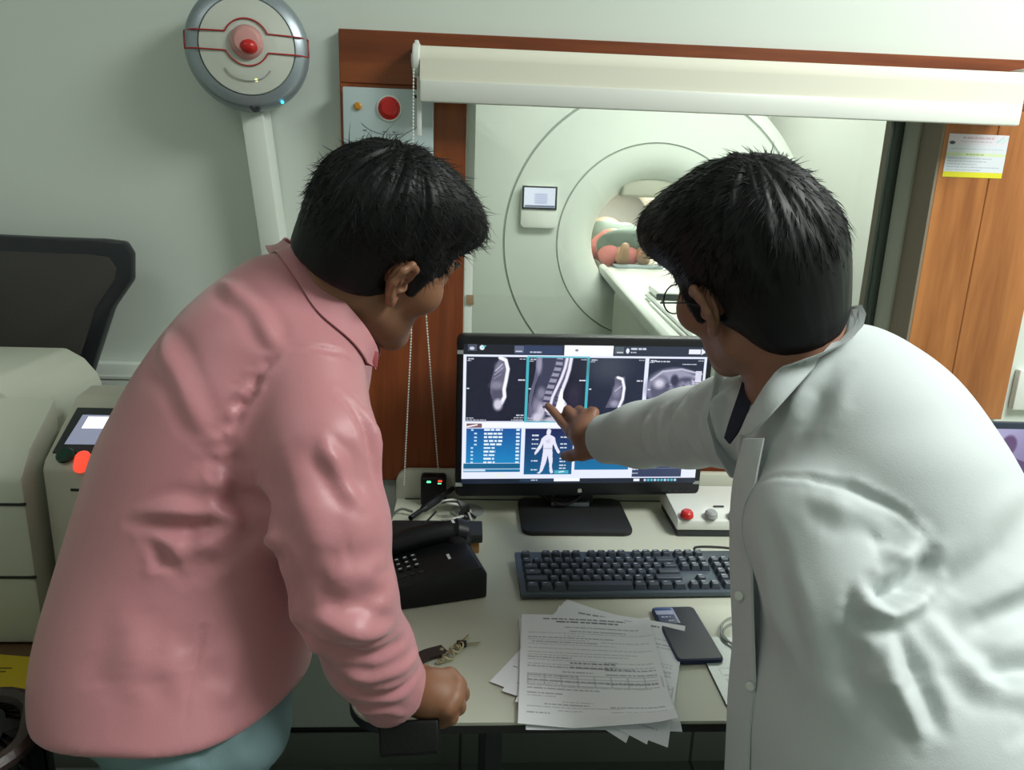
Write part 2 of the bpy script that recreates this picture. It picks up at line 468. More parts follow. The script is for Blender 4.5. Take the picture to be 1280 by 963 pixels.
M_['pad'] = mat('grey_pad', S(150, 164, 164), .7)
M_['cable'] = mat('black_cable', S(20, 20, 22), .5)
M_['cablew'] = mat('white_cable', S(200, 202, 196), .5)
M_['card'] = mat('cardboard', S(150, 112, 66), .8)
M_['amber'] = mat('amber_lamp', S(196, 140, 50), .3)
M_['screen'] = attr_mat('lit_screen', emit=1.0, rough=.25)
M_['paper'] = attr_mat('printed_paper', rough=.8)
M_['plate'] = attr_mat('printed_plate', rough=.3)
M_['ledg'] = mat('green_led', (.02, .3, .1), .3, emit=S(90, 255, 160), estr=2.5)
M_['ledr'] = mat('red_led', (.4, .02, .02), .3, emit=S(255, 70, 40), estr=1.6)
M_['ledc'] = mat('cyan_led', (.05, .4, .5), .3, emit=S(60, 220, 255), estr=2)
M_['ledy'] = mat('yellow_led', (.5, .5, .2), .3, emit=S(240, 240, 160), estr=1.2)
M_['redlamp'] = mat('red_lit_button', (.5, .05, .04), .3, emit=S(255, 74, 52), estr=1.1)

def floor_mat():
    m = bpy.data.materials.new('floor_tiles'); m.use_nodes = True; nt = m.node_tree; b = nt.nodes['Principled BSDF']
    tc = nt.nodes.new('ShaderNodeTexCoord'); br = nt.nodes.new('ShaderNodeTexBrick')
    br.offset = 0; br.inputs['Scale'].default_value = 1; br.inputs['Brick Width'].default_value = .6; br.inputs['Row Height'].default_value = .6
    br.inputs['Mortar Size'].default_value = .004
    br.inputs['Color1'].default_value = (.20, .215, .19, 1); br.inputs['Color2'].default_value = (.19, .205, .185, 1); br.inputs['Mortar'].default_value = (.06, .06, .055, 1)
    nt.links.new(tc.outputs['Object'], br.inputs[0]); nt.links.new(br.outputs[0], b.inputs['Base Color']); b.inputs['Roughness'].default_value = .4
    return m
M_['floor'] = floor_mat()

# ---------------------------------------------------------------- the room
WY, WB = 1.65, 1.86          # control-room face and scanner-room face of the window wall
WX0, WX1, WZ0, WZ1 = -.011, .99, .93, 1.635
o = struct(B().box((-2.2, -2.4, -.1), (3.2, 6.5, 0)).build('floor', M_['floor']))
b = B()
b.box((-2.0, WY, 0), (WX0, WB, 2.75)).box((WX1, WY, 0), (3.0, WB, 2.75)).box((WX0, WY, 0), (WX1, WB, WZ0)).box((WX0, WY, WZ1), (WX1, WB, 2.75))
struct(b.build('wall_front', M_['wall']))
struct(B().box((-2.1, -2.3, 0), (-2.0, WY, 2.75)).build('wall_left', M_['wall']))
struct(B().box((3.0, -2.3, 0), (3.1, WB, 2.75)).build('wall_right', M_['wall']))
struct(B().box((-2.1, -2.4, 0), (3.1, -2.3, 2.75)).build('wall_back', M_['wall']))
struct(B().box((-2.1, -2.4, 2.75), (3.1, WB, 2.85)).build('ceiling', M_['ceil']))
struct(B().box((-1.3, WB, 0), (-1.2, 6.4, 2.6)).build('wall_scanner_left', M_['wall2']))
struct(B().box((2.42, WB, 0), (2.52, 6.4, 2.6)).build('wall_scanner_right', M_['wall2']))
struct(B().box((-1.3, 6.4, 0), (2.52, 6.5, 2.6)).build('wall_scanner_back', M_['wall2']))
struct(B().box((-1.3, WB, 2.6), (2.52, 6.5, 2.7)).build('ceiling_scanner', M_['ceil']))
# wooden boards round the window
struct(B().box((-.264, 1.628, 1.628), (1.245, WY, 1.727), .0015, 1).build('trim_1', M_['woodh']))
struct(B().box((-.264, 1.628, .783), (WX0, WY, 1.6275), .0015, 1).build('trim_2', M_['wood']))
struct(B().box((WX0, 1.6285, .783), (WX1, WY, WZ0), .0015, 1).build('trim_3', M_['woodh']))
struct(B().box((WX1, 1.628, .952), (1.105, WY, 1.6275), .0015, 1).box((1.106, 1.628, .952), (1.245, WY, 1.6275), .0015, 1).build('trim_4', M_['woodr']))
struct(B().box((-1.99, 1.622, .985), (-.50, WY, 1.045), .004).box((-1.99, 1.619, 1.012), (-.50, 1.624, 1.018)).build('trim_5', M_['wall']))
struct(B().box((-1.99, 1.636, 0), (2.99, WY, .095), .002).build('baseboard_front', M_['floor']))
struct(B().box((-1.99, 1.640, .095), (2.99, WY, .103)).build('trim_6', M_['edge']))
# window
wn = B().box((WX0, 1.775, WZ0), (.008, 1.81, WZ1), .003).box((WX0, 1.775, WZ1-.018), (WX1, 1.81, WZ1), .003).box((WX0, 1.66, WZ0), (WX1, WB, WZ0+.012), .002)
win = struct(wn.build('window_1', M_['white']))
jm = B().box((WX1-.006, WY-.022, WZ0+.012), (WX1, 1.705, WZ1)).box((WX1-.006, 1.765, WZ0+.012), (WX1, WB, WZ1))
plabel(jm.build('window_jamb', mat('taupe_jamb', S(128, 116, 100), .4), win), 'taupe jamb lining')
plabel(B().box((WX1-.012, 1.705, WZ0+.012), (WX1, 1.765, WZ1), .002).build('window_frame', mat('grey_frame', S(162, 166, 152), .4), win), 'pale grey frame strip')
plabel(B().box((WX1-.02, 1.775, WZ0+.012), (WX1-.004, 1.812, WZ1), .003).build('window_gasket', mat('green_gasket', S(66, 78, 70), .7, bump=.6, scale=120), win), 'dark green gasket')
B().box((.008, 1.790, WZ0+.012), (WX1-.02, 1.796, WZ1-.018)).build('window_pane', M_['glass'], win)
plabel(B().box((-0.0056,1.7700,1.1901), (0.0116,1.7750,1.1672), .001).build('window_catch', mat('brass_catch', S(150, 122, 92), .4), win), 'brown catch')

# ---------------------------------------------------------------- scanner room
GY = 4.60; GX, GZ = 1.098, 1.114
sc = thing('scanner', 'large white ring shaped medical scanner seen through the window', 'scanner', (GX, GY+.7, 0))
def gantry():
    n = 160; outer = []
    for k in range(n):
        a = 2*math.pi*k/n; c, s = math.cos(a), math.sin(a); R = 1.0
        if c < 0.25:            # the cover runs on to the left as a square housing
            cand = []
            if c < 0: cand.append((GX+.45)/-c)
            if s > 0: cand.append((2.07-GZ)/s)
            if s < 0: cand.append((GZ-.03)/-s)
            R = max(1.0, min(cand)) if c < .05 else 1.0
            if s < 0: R = min(R, (GZ-.03)/-s)
        elif s < 0: R = min(R, (GZ-.03)/-s)
        outer.append((c, s, R))
    prof = [(-.0, 6.1, 1), (-.0, GY+.10, 1), (-.03, GY+.03, 1), (-.075, GY+.0, 1), (.905, GY, 0), (.902, GY+.014, 0), (.894, GY+.014, 0), (.891, GY, 0), (.585, GY, 0), (.582, GY+.012, 0), (.577, GY+.012, 0), (.574, GY+.001, 0)]
    for i in range(1, 13):
        t = i/12; prof.append((.574-.244*math.sin(t*math.pi/2)**.8, GY+.001+.29*(1-math.cos(t*math.pi/2)), 0))
    bm = bmesh.new(); rings = []
    for r, y, rel in prof:
        rings.append([bm.verts.new((GX+c*(R+r if rel else r), y, GZ+s*(R+r if rel else r))) for c, s, R in outer])
    for A, C2 in zip(rings[:-1], rings[1:]):
        for k in range(n): bm.faces.new((A[k], A[(k+1) % n], C2[(k+1) % n], C2[k]))
    g = B(); g.bm.free(); g.bm = bm; return g
gantry().build('front_cover', M_['scan'], sc, sharp=50)
B().lathe([(.33, 0), (.33, 1.21), (.35, 1.21), (.35, 0.02)], (GX, GY+.291, GZ), (0, 1, 0), 64).build('bore_tube', M_['bore'], sc)
B().lathe([(.893, .006), (.903, .006), (.903, .012), (.893, .012)], (GX, GY, GZ), (0, 1, 0), 128).build('seam_ring', M_['scanring'], sc)
B().lathe([(.576, .006), (.583, .006), (.583, .011), (.576, .011)], (GX, GY, GZ), (0, 1, 0), 128).build('seam_ring', M_['scanring'], sc)
B().box((0.9122,4.7000,1.3825), (1.2428,4.8600,1.4968), .02, 3).build('laser_housing', mat('beige_grey_cover', S(172, 172, 156), .6), sc)
x0, _, z1 = (0.2953,4.5800,1.4329); x1, _, z0 = (0.5093,4.5800,1.1873); zs = z1-(z1-z0)*.56
dsp = B().prism(rrect(x1-x0, z1-z0, .03), ((x0+x1)/2, GY-.035, (z0+z1)/2), (1, 0, 0), (0, 0, 1), (0, .04, 0), .006).build('display_housing', M_['white'], sc)
B().box((x0+.004, GY-.043, zs), (x1-.004, GY-.034, z1-.004), .003).build('display_bezel', M_['dark'], dsp)
yy, xx = np.mgrid[0:50, 0:60]; R = Ras(xx, yy, (226, 232, 246)); rg = np.random.default_rng(3)
R.rect(2, 44, 58, 48, (110, 120, 140)); R.rect(20, 14, 44, 40, (206, 212, 236))
for q in range(5): R.words(22, 17+q*5, 42, 1.5, (150, 160, 190), rg)
raster_sheet('display_screen', lambda u, v: np.stack([x0+.016+u*(x1-x0-.032), np.full_like(u, GY-.0445), z1-.014-v*(z1-zs-.026)], -1), to_lin(R.im), M_['screen'], dsp)

# patient table: rotated a little about the bore
Rt = rotz(math.radians(-4.0)); piv = (GX, 4.88, 0)
ct = thing('scanner_table', 'long white patient table running out of the scanner bore', 'table', (GX-.07, 3.2, 0))
top = [(-.265, .0), (-.265, .045), (-.235, .055), (-.215, .03), (.215, .03), (.235, .055), (.265, .045), (.265, 0), (.2, -.05), (-.2, -.05)]
def rp(g): bmesh.ops.rotate(g.bm, cent=piv, matrix=Rt, verts=g.bm.verts); return g
rp(B().prism(top, (GX, 2.35, .905), (1, 0, 0), (0, 0, 1), (0, 2.52, 0), .006)).build('table_top', M_['scan'], ct)
rp(B().box((GX-.185, 4.87, .875), (GX+.185, 5.9, .93), .01)).build('cradle', M_['scan'], ct)
rp(B().box((GX-.21, 2.5, .12), (GX+.21, 4.45, .86), .04, 3).box((GX-.25, 2.4, 0), (GX+.25, 4.5, .12), .02)).build('pedestal', M_['offw'], ct)
rp(B().box((GX-.18, 2.42, .934), (GX+.18, 3.35, .948), .006)).build('mattress', M_['white'], ct)
rp(B().box((GX-.17, 2.42, .948), (GX-.155, 3.55, .954)).box((GX+.03, 2.42, .948), (GX+.045, 3.55, .954))).build('guide_rail', M_['scanring'], ct)
cp = thing('coil_pad', 'pale grey flat coil pad lying on the white scanner table', 'coil', (GX-.05, 3.65, .935))
rp(B().box((GX-.12, 3.5, .936), (GX+.16, 3.78, .975), .015, 3)).build('coil_shell', M_['white'], cp)
rp(B().box((GX-.125, 3.485, .938), (GX+.165, 3.50, .965), .004)).build('coil_edge', M_['dark'], cp)

# patient lying in the bore
pt = thing('person', 'patient lying inside the scanner bore under a grey green sheet', 'person', (1.0, 5.2, .93))
def patient():
    fs = []
    for s in (-1, 1):
        fs.append((chain([(GX-.05+s*.085, 5.55, 1.0, .085), (GX-.05+s*.08, 5.2, 1.10, .065), (GX-.03+s*.07, 4.98, .99, .045), (GX-.03+s*.07, 4.93, 1.02, .032), (GX-.03+s*.075, 4.88, 1.07, .028)]), .02))
    fs.append((cone((GX-.05, 5.5, 1.02), (GX-.05, 5.95, 1.05), .14, .16), .04)); fs.append((ell((GX-.05, 6.13, 1.05), (.075, .1, .09)), .03))
    fs.append((cone((GX-.05, 5.95, 1.05), (GX-.05, 6.08, 1.05), .05, .05), .03))
    fs.append((chain([(GX+.1, 5.85, 1.08, .045), (GX+.16, 5.5, 1.0, .038), (GX+.1, 5.15, 1.06, .03), (GX+.05, 5.02, 1.05, .03), (GX+.02, 4.97, 1.03, .014)]), .02))
    return union(fs)
V, F = surfnet(patient(), (.75, 4.75, .85), (1.4, 6.3, 1.35), .012); np_mesh('body', V, F, M_['skinp'], pt)
V, F = surfnet(union([(chain([(GX-.09+s*.06, 5.5, 1.0, .105), (GX-.09+s*.05, 5.22, 1.06, .1), (GX-.11+s*.06, 5.05, 1.0, .075)]), .03) for s in (-1, 1)]), (.75, 4.75, .85), (1.4, 6.3, 1.35), .012)
V[:, 2] = np.maximum(V[:, 2], .935); np_mesh('trousers', V, F, M_['pinkp'], pt)
sh = union([(cone((GX-.17, 5.10, 1.06), (GX-.02, 5.10, 1.09), .085, .1), .05), (cone((GX-.15, 5.5, 1.08), (GX-.0, 5.5, 1.08), .12, .12), .06)])
V, F = surfnet(sh, (.7, 4.8, .9), (1.4, 5.8, 1.4), .012); V = V+normals(V, F)*cloth_noise(V, .006, 30, 4)[:, None]
plabel(np_mesh('sheet', V, F, M_['sheet'], pt), 'grey green sheet over the legs')
pd = B().box((GX-.16, 4.86, .934), (GX+.15, 5.0, .952), .008).build('table_pad', M_['pad'])
tag(rebase(pd, (GX, 4.93, .934)), 'blue grey pad on the table at the bore mouth', 'pad')

# ---------------------------------------------------------------- wall fittings of the control room
bl = thing('roller_blind', 'cream roller blind rolled up above the window', 'blind', (.5, 1.57, 1.6))
rl = Vector((-0.1080,1.5750,1.6612)); rr_ = Vector((1.1066,1.5750,1.6555))
rz = (rl.z+rr_.z)/2+.009
B().cyl((rl.x, 1.575, rz), (rr_.x, 1.575, rz), .027, seg=40).build('fabric_roll', M_['fabric'], bl)
B().box((rl.x+.008, 1.5440, rz-.040), (rr_.x-.018, 1.5455, rz)).build('fabric_drop', M_['fabric'], bl)
B().box((rl.x+.008, 1.538, rz-.077), (rr_.x-.02, 1.552, rz-.038), .004, 2).build('bottom_bar', M_['white'], bl)
for s, x in ((-1, rl.x), (1, rr_.x)):
    e = B().cyl((x-.007, 1.575, rz), (x+.007, 1.575, rz), .031, seg=28, bev=.003)
    e.box((x-.004, 1.57, rz-.025), (x+.004, 1.628, rz+.036), .002).cyl((x+s*.010, 1.575, rz), (x+s*.004, 1.575, rz), .013)
    e.build('end_bracket', M_['white'], bl)
ch = B(); zt = rz-.02; zb = .80
def beads(p0, p1):
    p0 = Vector(p0); p1 = Vector(p1); n = int((p1-p0).length/.0062)
    for i in range(n+1): ch.ball(p0.lerp(p1, i/n), .0021, 8)
    ch.tube([p0, p1], .0007, 5)
beads((rl.x-.004, 1.545, zt), (-0.1179,1.5600,1.1329)); beads((-0.1179,1.5600,1.1329), (-0.1359,1.5850,0.7904))
beads((rl.x+.004, 1.603, zt), (-0.0888,1.6000,1.1601)); beads((-0.0888,1.6000,1.1601), (-0.0585,1.6000,0.7889))
ch.build('bead_chain', M_['white'], bl)
B().box((-0.1069,1.5600,1.6379), (-0.0976,1.5620,1.5295), .001).build('pull_strip', M_['white'], bl)

pb = thing('alarm_box', 'white square switch box with a red button screwed on the wood', 'switch box', (-.17, 1.628, 1.4))
a0 = (-0.2542,1.6000,1.6180); a1 = (-0.0771,1.6000,1.4238)
B().box((a0[0], 1.598, a1[2]), (a1[0], 1.628, a0[2]), .003).build('panel_plate', mat('panel_white', S(190, 206, 208), .45), pb)
px = lambda u, v: Vector((a0[0]+(u-428)/113*(a1[0]-a0[0]), 1.598, a0[2]-(v-108)*.00170))
for nm, u, v, r, m, h in (('push_button', 486, 130, .016, M_['red'], .012), ('indicator_lamp', 447, 129, .0055, M_['amber'], .006)):
    c = px(u, v)
    B().lathe([(r*1.35, 0), (r*1.35, .004), (r*1.05, .005), (r, h*.8), (r*.8, h), (0, h)], c, (0, -1, 0), 32).build(nm, m, pb)
c = px(486, 130); B().lathe([(.0245, 0), (.0245, .003), (.017, .0045), (.017, 0)], c, (0, -1, 0), 32).build('button_collar', M_['white'], pb)
for u in (519, 526): B().cyl(px(u, 116), px(u, 116)+Vector((0, -.003, 0)), .0032, seg=16).build('screw', M_['dark'], pb)
sw = B(); cs = px(487, 138)
for a in range(205, 336, 5):
    a1_, a2_ = math.radians(a), math.radians(a+5)
    if 255 < a < 262 or 290 < a < 300: continue
    sw.tube([cs+Vector((math.cos(a1_)*.062, -.0006, math.sin(a1_)*.036)), cs+Vector((math.cos(a2_)*.062, -.0006, math.sin(a2_)*.036))], .0006, 5)
sw.build('printed_arc', mat('grey_print', S(120, 134, 140), .6), pb)
for u, v, w in ((480, 156, .008), (492, 156, .007), (455, 155, .007), (484, 172, .004)):
    sw = B(); sw.box(px(u, v)+Vector((-w/2, -.001, -.0012)), px(u, v)+Vector((w/2, 0, .0012)))
    sw.build('printed_mark', bpy.data.materials['grey_print'], pb)
ce = px(526, 182); em = B()
for a in range(60, 400, 20): em.tube([ce+Vector((math.cos(math.radians(a+q))*.0075, -.0007, math.sin(math.radians(a+q))*.0095)) for q in (0, 10, 20)], .0014 if 180 < a < 340 else .0006, 5)
em.build('round_emblem', mat('blue_print', S(40, 90, 170), .5), pb)

# round alarm on a slanting duct
dv = thing('alarm_device', 'round silver and white wall alarm with a red dome and red outline', 'alarm', (-0.4232,1.5600,1.5798))
dc = Vector((-0.4224,1.5650,1.6736)); dr = .112
dax = Vector((.22, -1, .02)).normalized()
B().lathe([(0, -.07), (dr*.8, -.07), (dr*.98, -.035), (dr, -.015), (dr, .0), (dr*.97, .012), (dr*.90, .02), (dr*.77, .024), (dr*.75, .020)], dc, dax, 72).build('outer_ring', M_['silver'], dv)
B().lathe([(dr*.76, .016), (dr*.745, .026), (dr*.5, .032), (dr*.42, .034), (0, .035)], dc, dax, 72).build('face_plate', mat('pearl_plastic', S(196, 200, 190), .35), dv)
du = Vector((0, 0, 1)).cross(dax).normalized(); dvv = dax.cross(du)
P_ = lambda a, b, h: dc+du*a*dr+dvv*b*dr+dax*h
dm = B().lathe([(dr*.27, .033), (dr*.26, .042), (dr*.18, .052), (0, .056)], dc+dvv*.05*dr, dax, 40).build('clear_dome', mat('pale_red_dome', S(206, 150, 146), .12, coat=.5), dv)
B().ball(P_(.03, -.03, .045), (.017, .017, .014), 20).build('red_lens', M_['red'], dm)
st = B(); al = math.radians(16); band = [(-1.04, .155), (-.36, .155)]
arc = [(.36*math.cos(t), .36*math.sin(t)) for t in np.linspace(math.pi-.42, .42, 16)]
arc2 = [(.36*math.cos(t), .36*math.sin(t)) for t in np.linspace(-.42, -math.pi+.42, 16)]
loop = [(-.98, .15)]+arc+[(.98, .15), (.98, -.13)]+arc2+[(-.98, -.13)]
def face_h(r): return np.interp(r, [0, .42, .5, .745, .77, .9, .97, 1.0], [.036, .0355, .033, .028, .027, .022, .014, .003])
den = []
for p, q in zip(loop, loop[1:]+loop[:1]):
    for t in np.linspace(0, 1, 6)[:-1]: den.append((p[0]+(q[0]-p[0])*t, p[1]+(q[1]-p[1])*t+.05))
st.tube([P_(a, b_, face_h(math.hypot(a, b_))+.001) for a, b_ in den], .0014, 6, closed=True)
st.build('red_outline', mat('red_line', S(170, 36, 36), .5), dv)
B().tube([P_(.62*math.cos(t)*.6, -.28+.26*math.sin(t), face_h(.5)+.0005) for t in np.linspace(math.pi*1.1, math.pi*1.9, 14)], .0009, 6).build('printed_arc', M_['grey'], dv)
B().ball(P_(.12, -.52, .031), .003, 12).build('led', M_['ledy'], dv)
B().ball(P_(.52, -.83, .015), .0032, 12).build('led', M_['ledc'], dv)
B().lathe([(.010, 0), (.010, .006), (.006, .007), (.006, .003), (0, .003)], P_(.08, -.93, .012), dax, 20).build('key_lock', M_['dark'], dv)
B().box((-0.4271,1.5520,1.5760), (-0.4019,1.5750,1.5733)).build('bracket', M_['edge'], dv)
du_ = thing('cable_duct', 'pale square cable duct on the wall under the round alarm', 'duct', (-0.4109,1.6200,1.2669))
b = B(); t0 = Vector((-0.4267,1.6000,1.5760)); t1 = Vector((-0.3878,1.6200,1.1145))
ax = (t1-t0).normalized(); rgt = Vector((1, 0, 0)); rgt = (rgt-ax*rgt.dot(ax)).normalized()
b.prism([(-.021, -.024), (.021, -.024), (.021, .04), (-.021, .04)], t0, rgt, (0, 1, 0), t1-t0, .002)
b.build('duct_body', mat('duct_paint', (.70, .75, .69), .5), du_)

yy, xx = np.mgrid[0:60, 0:84]; R = Ras(xx, yy, (206, 212, 218)); rg = np.random.default_rng(8)
R.rect(0, 0, 84, 14, (214, 208, 216)); R.words(20, 5, 62, 2.2, (190, 160, 170), rg, .8); R.words(18, 10, 60, 1.6, (150, 140, 160), rg, .7)
R.blob(6, 12, 4, 2.2, (60, 62, 66)); R.line([(68, 10), (76, 3)], 2, (160, 200, 200)); R.line([(74, 11), (82, 4)], 2, (170, 214, 200))
R.words(6, 20, 78, 1.6, (160, 170, 176), rg, .7); R.rect(0, 26, 84, 29, (200, 214, 170)); R.words(28, 27.5, 52, 2, (150, 170, 110), rg, .8)
for q in range(5): R.words(4, 33+q*4, 30+rg.random()*48, 1.4, (140, 150, 166), rg, .8)
R.rect(0, 52, 84, 60, (214, 208, 40))
n0 = (1.0006,1.6270,1.5762); n1 = (1.1315,1.6270,1.5698); n2 = (1.0013,1.6270,1.4888)
o = raster_sheet('notice_sticker', lambda u, v: np.stack([n0[0]+u*(n1[0]-n0[0]), np.full_like(u, 1.6272), n0[2]+.002-v*(n0[2]-n2[2])], -1), to_lin(R.im), M_['paper'])
tag(rebase(o, ((n0[0]+n1[0])/2, 1.6272, n2[2])), 'small white notice with a yellow bottom stripe stuck on the wood', 'sticker')

# ---------------------------------------------------------------- desk
DX0, DX1, DY0, DY1, DZ = -.155, 1.95, .862, 1.60, .75
dk = thing('desk', 'long cream topped desk with black edge under the window', 'desk', ((DX0+DX1)/2, 1.25, 0))
def desk_poly(g=0):
    r = .06; out = [(DX1-g, DY1), (DX1-g, DY0+g)]
    for k in range(9):
        a = math.radians(270-90*k/8); out.append((DX0+r+(r-g)*math.cos(a), DY0+r+(r-g)*math.sin(a)))
    out.append((DX0+g, DY1)); return out
B().prism(desk_poly(.002), (0, 0, DZ-.005), (1, 0, 0), (0, 1, 0), (0, 0, .005)).build('desk_top', M_['desk'], dk)
B().prism(desk_poly(0), (0, 0, DZ-.016), (1, 0, 0), (0, 1, 0), (0, 0, .0112)).build('edge_band', M_['edge'], dk)
B().prism(desk_poly(.03), (0, 0, DZ-.032), (1, 0, 0), (0, 1, 0), (0, 0, .0165)).build('under_board', M_['dark'], dk)
bp = [(DX1, .745), (DX1, .818)]+[(DX0-.0+.03-.03*math.sin(t), .788+.03*math.cos(t)) for t in np.linspace(0, math.pi/2, 8)]+[(DX0, .745)]
B().prism(bp, (0, DY1, 0), (1, 0, 0), (0, 0, 1), (0, .02, 0), .002).build('back_board', M_['desk'], dk)
B().box((DX0+.02, DY1-.004, .7495), (DX1, DY1-.0005, .7512)).build('seam', M_['edge'], dk)
B().box((DX0+.23, 1.40, .32), (DX1-.06, 1.42, .719)).build('modesty_panel', M_['dark'], dk)
for x in (DX0+.20, DX1-.06): B().box((x, 1.15, 0), (x+.03, 1.58, .719), .002).build('side_panel', M_['dark'], dk)
gx, gy, _ = (0.0055,1.5328,0.7500)
plabel(B().lathe([(.036, 0), (.036, .003), (.030, .004), (0, .004)], (gx, gy, DZ), (0, 0, 1), 40).build('cable_grommet', M_['grey'], dk), 'round grey cable cover')

# ---------------------------------------------------------------- monitor
mo = thing('monitor', 'black monitor showing spine scans in the middle of the desk', 'monitor', (.245, 1.53, DZ))
Rm = rotz(math.radians(2.6)); mp = Vector((.245, 1.52, 0))
def rm(g): bmesh.ops.rotate(g.bm, cent=mp, matrix=Rm, verts=g.bm.verts); return g
MX0, MX1, MZ0, MZ1 = -.022, .512, .799, 1.148; MY = 1.512
g = B().prism(rrect(MX1-MX0, MZ1-MZ0, .014), ((MX0+MX1)/2, MY, (MZ0+MZ1)/2), (1, 0, 0), (0, 0, 1), (0, .034, 0), .004)
rm(g).build('housing', M_['black'], mo)
SX0, SX1, SZ0, SZ1 = MX0+.013, MX1-.013, MZ0+.030, MZ1-.017
# picture on the screen, drawn in the proportions of the screen
u, v = np.meshgrid(np.linspace(0, 1, 620), np.linspace(0, 1, 360))
R = Ras(580+u*301, 428+v*176, (24, 28, 44)); rg = np.random.default_rng(5)
R.rect(580, 440.5, 881, 598, (226, 232, 255))
panes = [(583.5, 443, 656, 523), (659, 443, 731, 523), (734, 443, 803, 523), (808, 443, 878, 523)]
for k, p in enumerate(panes): R.rect(*p, (24, 26, 46) if k < 2 else (30, 36, 58))
R.rect(656, 442, 659.5, 524, (70, 176, 190)); R.rect(730.5, 442, 734, 524, (70, 176, 190)); R.rect(657, 441.5, 734, 443.4, (110, 190, 205))
# slice one
sl = [(624, 443), (631, 443), (635, 455), (634, 470), (632, 480), (633, 493), (631, 500), (628, 503), (624, 506), (618, 499), (613, 486), (614, 472), (617, 459), (621, 450)]
R.poly(sl, (96, 94, 116)); R.blob(622, 488, 7, 13, (78, 76, 98), .8); R.blob(621, 478, 8, 5, (150, 148, 168), 1, .7); R.blob(624, 455, 6, 6, (120, 118, 140), .9)
R.line([(619, 460), (627, 452)], 1.6, (186, 184, 204)); R.line([(618, 465), (628, 456)], 1, (170, 168, 190)); R.line([(617, 470), (626, 464)], .8, (150, 148, 168))
R.line([(624, 444), (631, 447), (634, 458), (632, 472), (630, 483), (631, 492), (627, 500)], 4.4, (244, 243, 252), 1.5); R.blob(623, 502, 5.5, 7, (206, 202, 220), .7)
# slice two: the spine
R.poly([(668, 443), (676, 443), (674, 460), (668, 478), (664, 500), (668, 523), (660, 523), (661, 490), (666, 470), (668, 455)], (92, 92, 118))
R.poly([(677, 443), (700, 443), (697, 456), (687, 480), (679, 497), (676, 523), (668, 523), (665, 500), (669, 478), (674, 462)], (58, 60, 84))
R.blob(672, 452, 3.4, 11, (150, 148, 172), .9); R.blob(676, 487, 5, 7, (126, 124, 146), .9); R.blob(671, 504, 6, 12, (128, 126, 150), 1); R.blob(677, 510, 5, 10, (190, 186, 206), .9); R.blob(672, 518, 6, 6, (206, 202, 220), .8)
can = [(706, 443), (704, 455), (700, 468), (695, 480), (690, 492), (688, 502), (690, 512), (697, 520)]
vb = [(697, 446), (696, 453), (694, 460), (691.5, 467), (689, 474.5), (686.5, 482), (684.5, 489), (683, 496.5), (683, 504), (686, 511)]
R.line([(708, 443), (706, 457), (703, 468), (698, 482), (693, 495), (694, 508), (700, 516)], 11, (106, 104, 130), 2)
for (a, c), (a2, c2) in zip(vb[:-1], vb[1:]):
    R.line([(a, c), (a2, c2)], 8.5, (150, 148, 170), 1.2)
for (a, c), (a2, c2) in zip(vb, vb[1:]+[(690, 517)]):
    R.line([(a-3.3, c+.6), (a+3.3, c+1.2)], 3.0, (64, 62, 90), 1)
R.line(can, 3.4, (228, 226, 242), 1.2); R.line([(a+3.6, c) for a, c in can], 2, (82, 80, 106), 1)
for a, c in can[2:7]:
    for q in (0, 4): R.line([(a+4.5, c+q), (a+8, c+q+1)], 2.2, (60, 58, 86), 1)
R.line([(711, 443), (709, 458), (706, 470), (702, 482), (699, 492)], 4, (232, 230, 246), 1.4)
R.poly([(700, 482), (703, 482), (703, 494), (708, 500), (708, 509), (700, 517), (694, 508)], (246, 245, 253)); R.line([(684, 508), (694, 517), (700, 523)], 6, (222, 218, 236), 2); R.blob(690, 521, 9, 4, (190, 186, 206), .8)
R.blob(717, 492, 9, 16, (44, 42, 62), 1)
# slice three
R.blob(760, 455, 22, 18, (56, 62, 78), 1.2); R.poly([(766, 466), (779, 466), (781, 480), (780, 497), (778, 505), (757, 505), (763, 490), (767, 478)], (92, 92, 116))
R.blob(770, 484, 5, 8, (126, 124, 148), .9); R.line([(768, 484), (775, 478)], 1.6, (176, 174, 196)); R.line([(770, 467), (776, 469), (779, 480), (778, 494), (774, 504)], 3.4, (244, 243, 252), 1.2); R.blob(768, 500, 5, 4, (150, 148, 170), .9)
# slice four
R.blob(842, 480, 36, 25, (150, 150, 174), .25); R.blob(824, 482, 13, 17, (84, 84, 108), .5); R.blob(823, 474, 7, 6, (206, 204, 222), 1); R.blob(857, 477, 16, 11, (70, 70, 96), .4); R.blob(857, 477, 10, 6, (140, 138, 160), .9); R.blob(842, 470, 5, 7, (52, 50, 76), .6)
for q in range(26): R.blob(834+rg.random()*40, 464+rg.random()*30, 1.5+rg.random()*2.4, 1+rg.random()*2, (206, 204, 224) if q % 2 else (70, 68, 96), .9, .8)
R.line([(812, 470), (826, 459), (850, 456), (876, 462)], 2.4, (190, 188, 208), 1.2); R.rect(868, 458, 876, 472, (214, 212, 230)); R.rect(811, 500, 820, 512, (180, 178, 200))
R.rect(580, 428, 881, 440, (40, 48, 66)); R.rect(580, 428, 652, 440, (22, 25, 36))
R.rect(642, 429, 699, 439, (48, 60, 92)); R.rect(641, 429, 652, 438, (90, 98, 124)); R.rect(585, 428, 596, 436, (70, 76, 92)); R.blob(590, 433, 3, 2, (200, 205, 220)); R.blob(602, 432, 3, 3, (230, 240, 250)); R.line([(602, 432), (606, 430)], 1.4, (90, 220, 220))
R.line([(643, 436), (650, 436)], 1.2, (220, 222, 235)); R.words(660, 437, 674, 1.5, (200, 205, 225), rg)
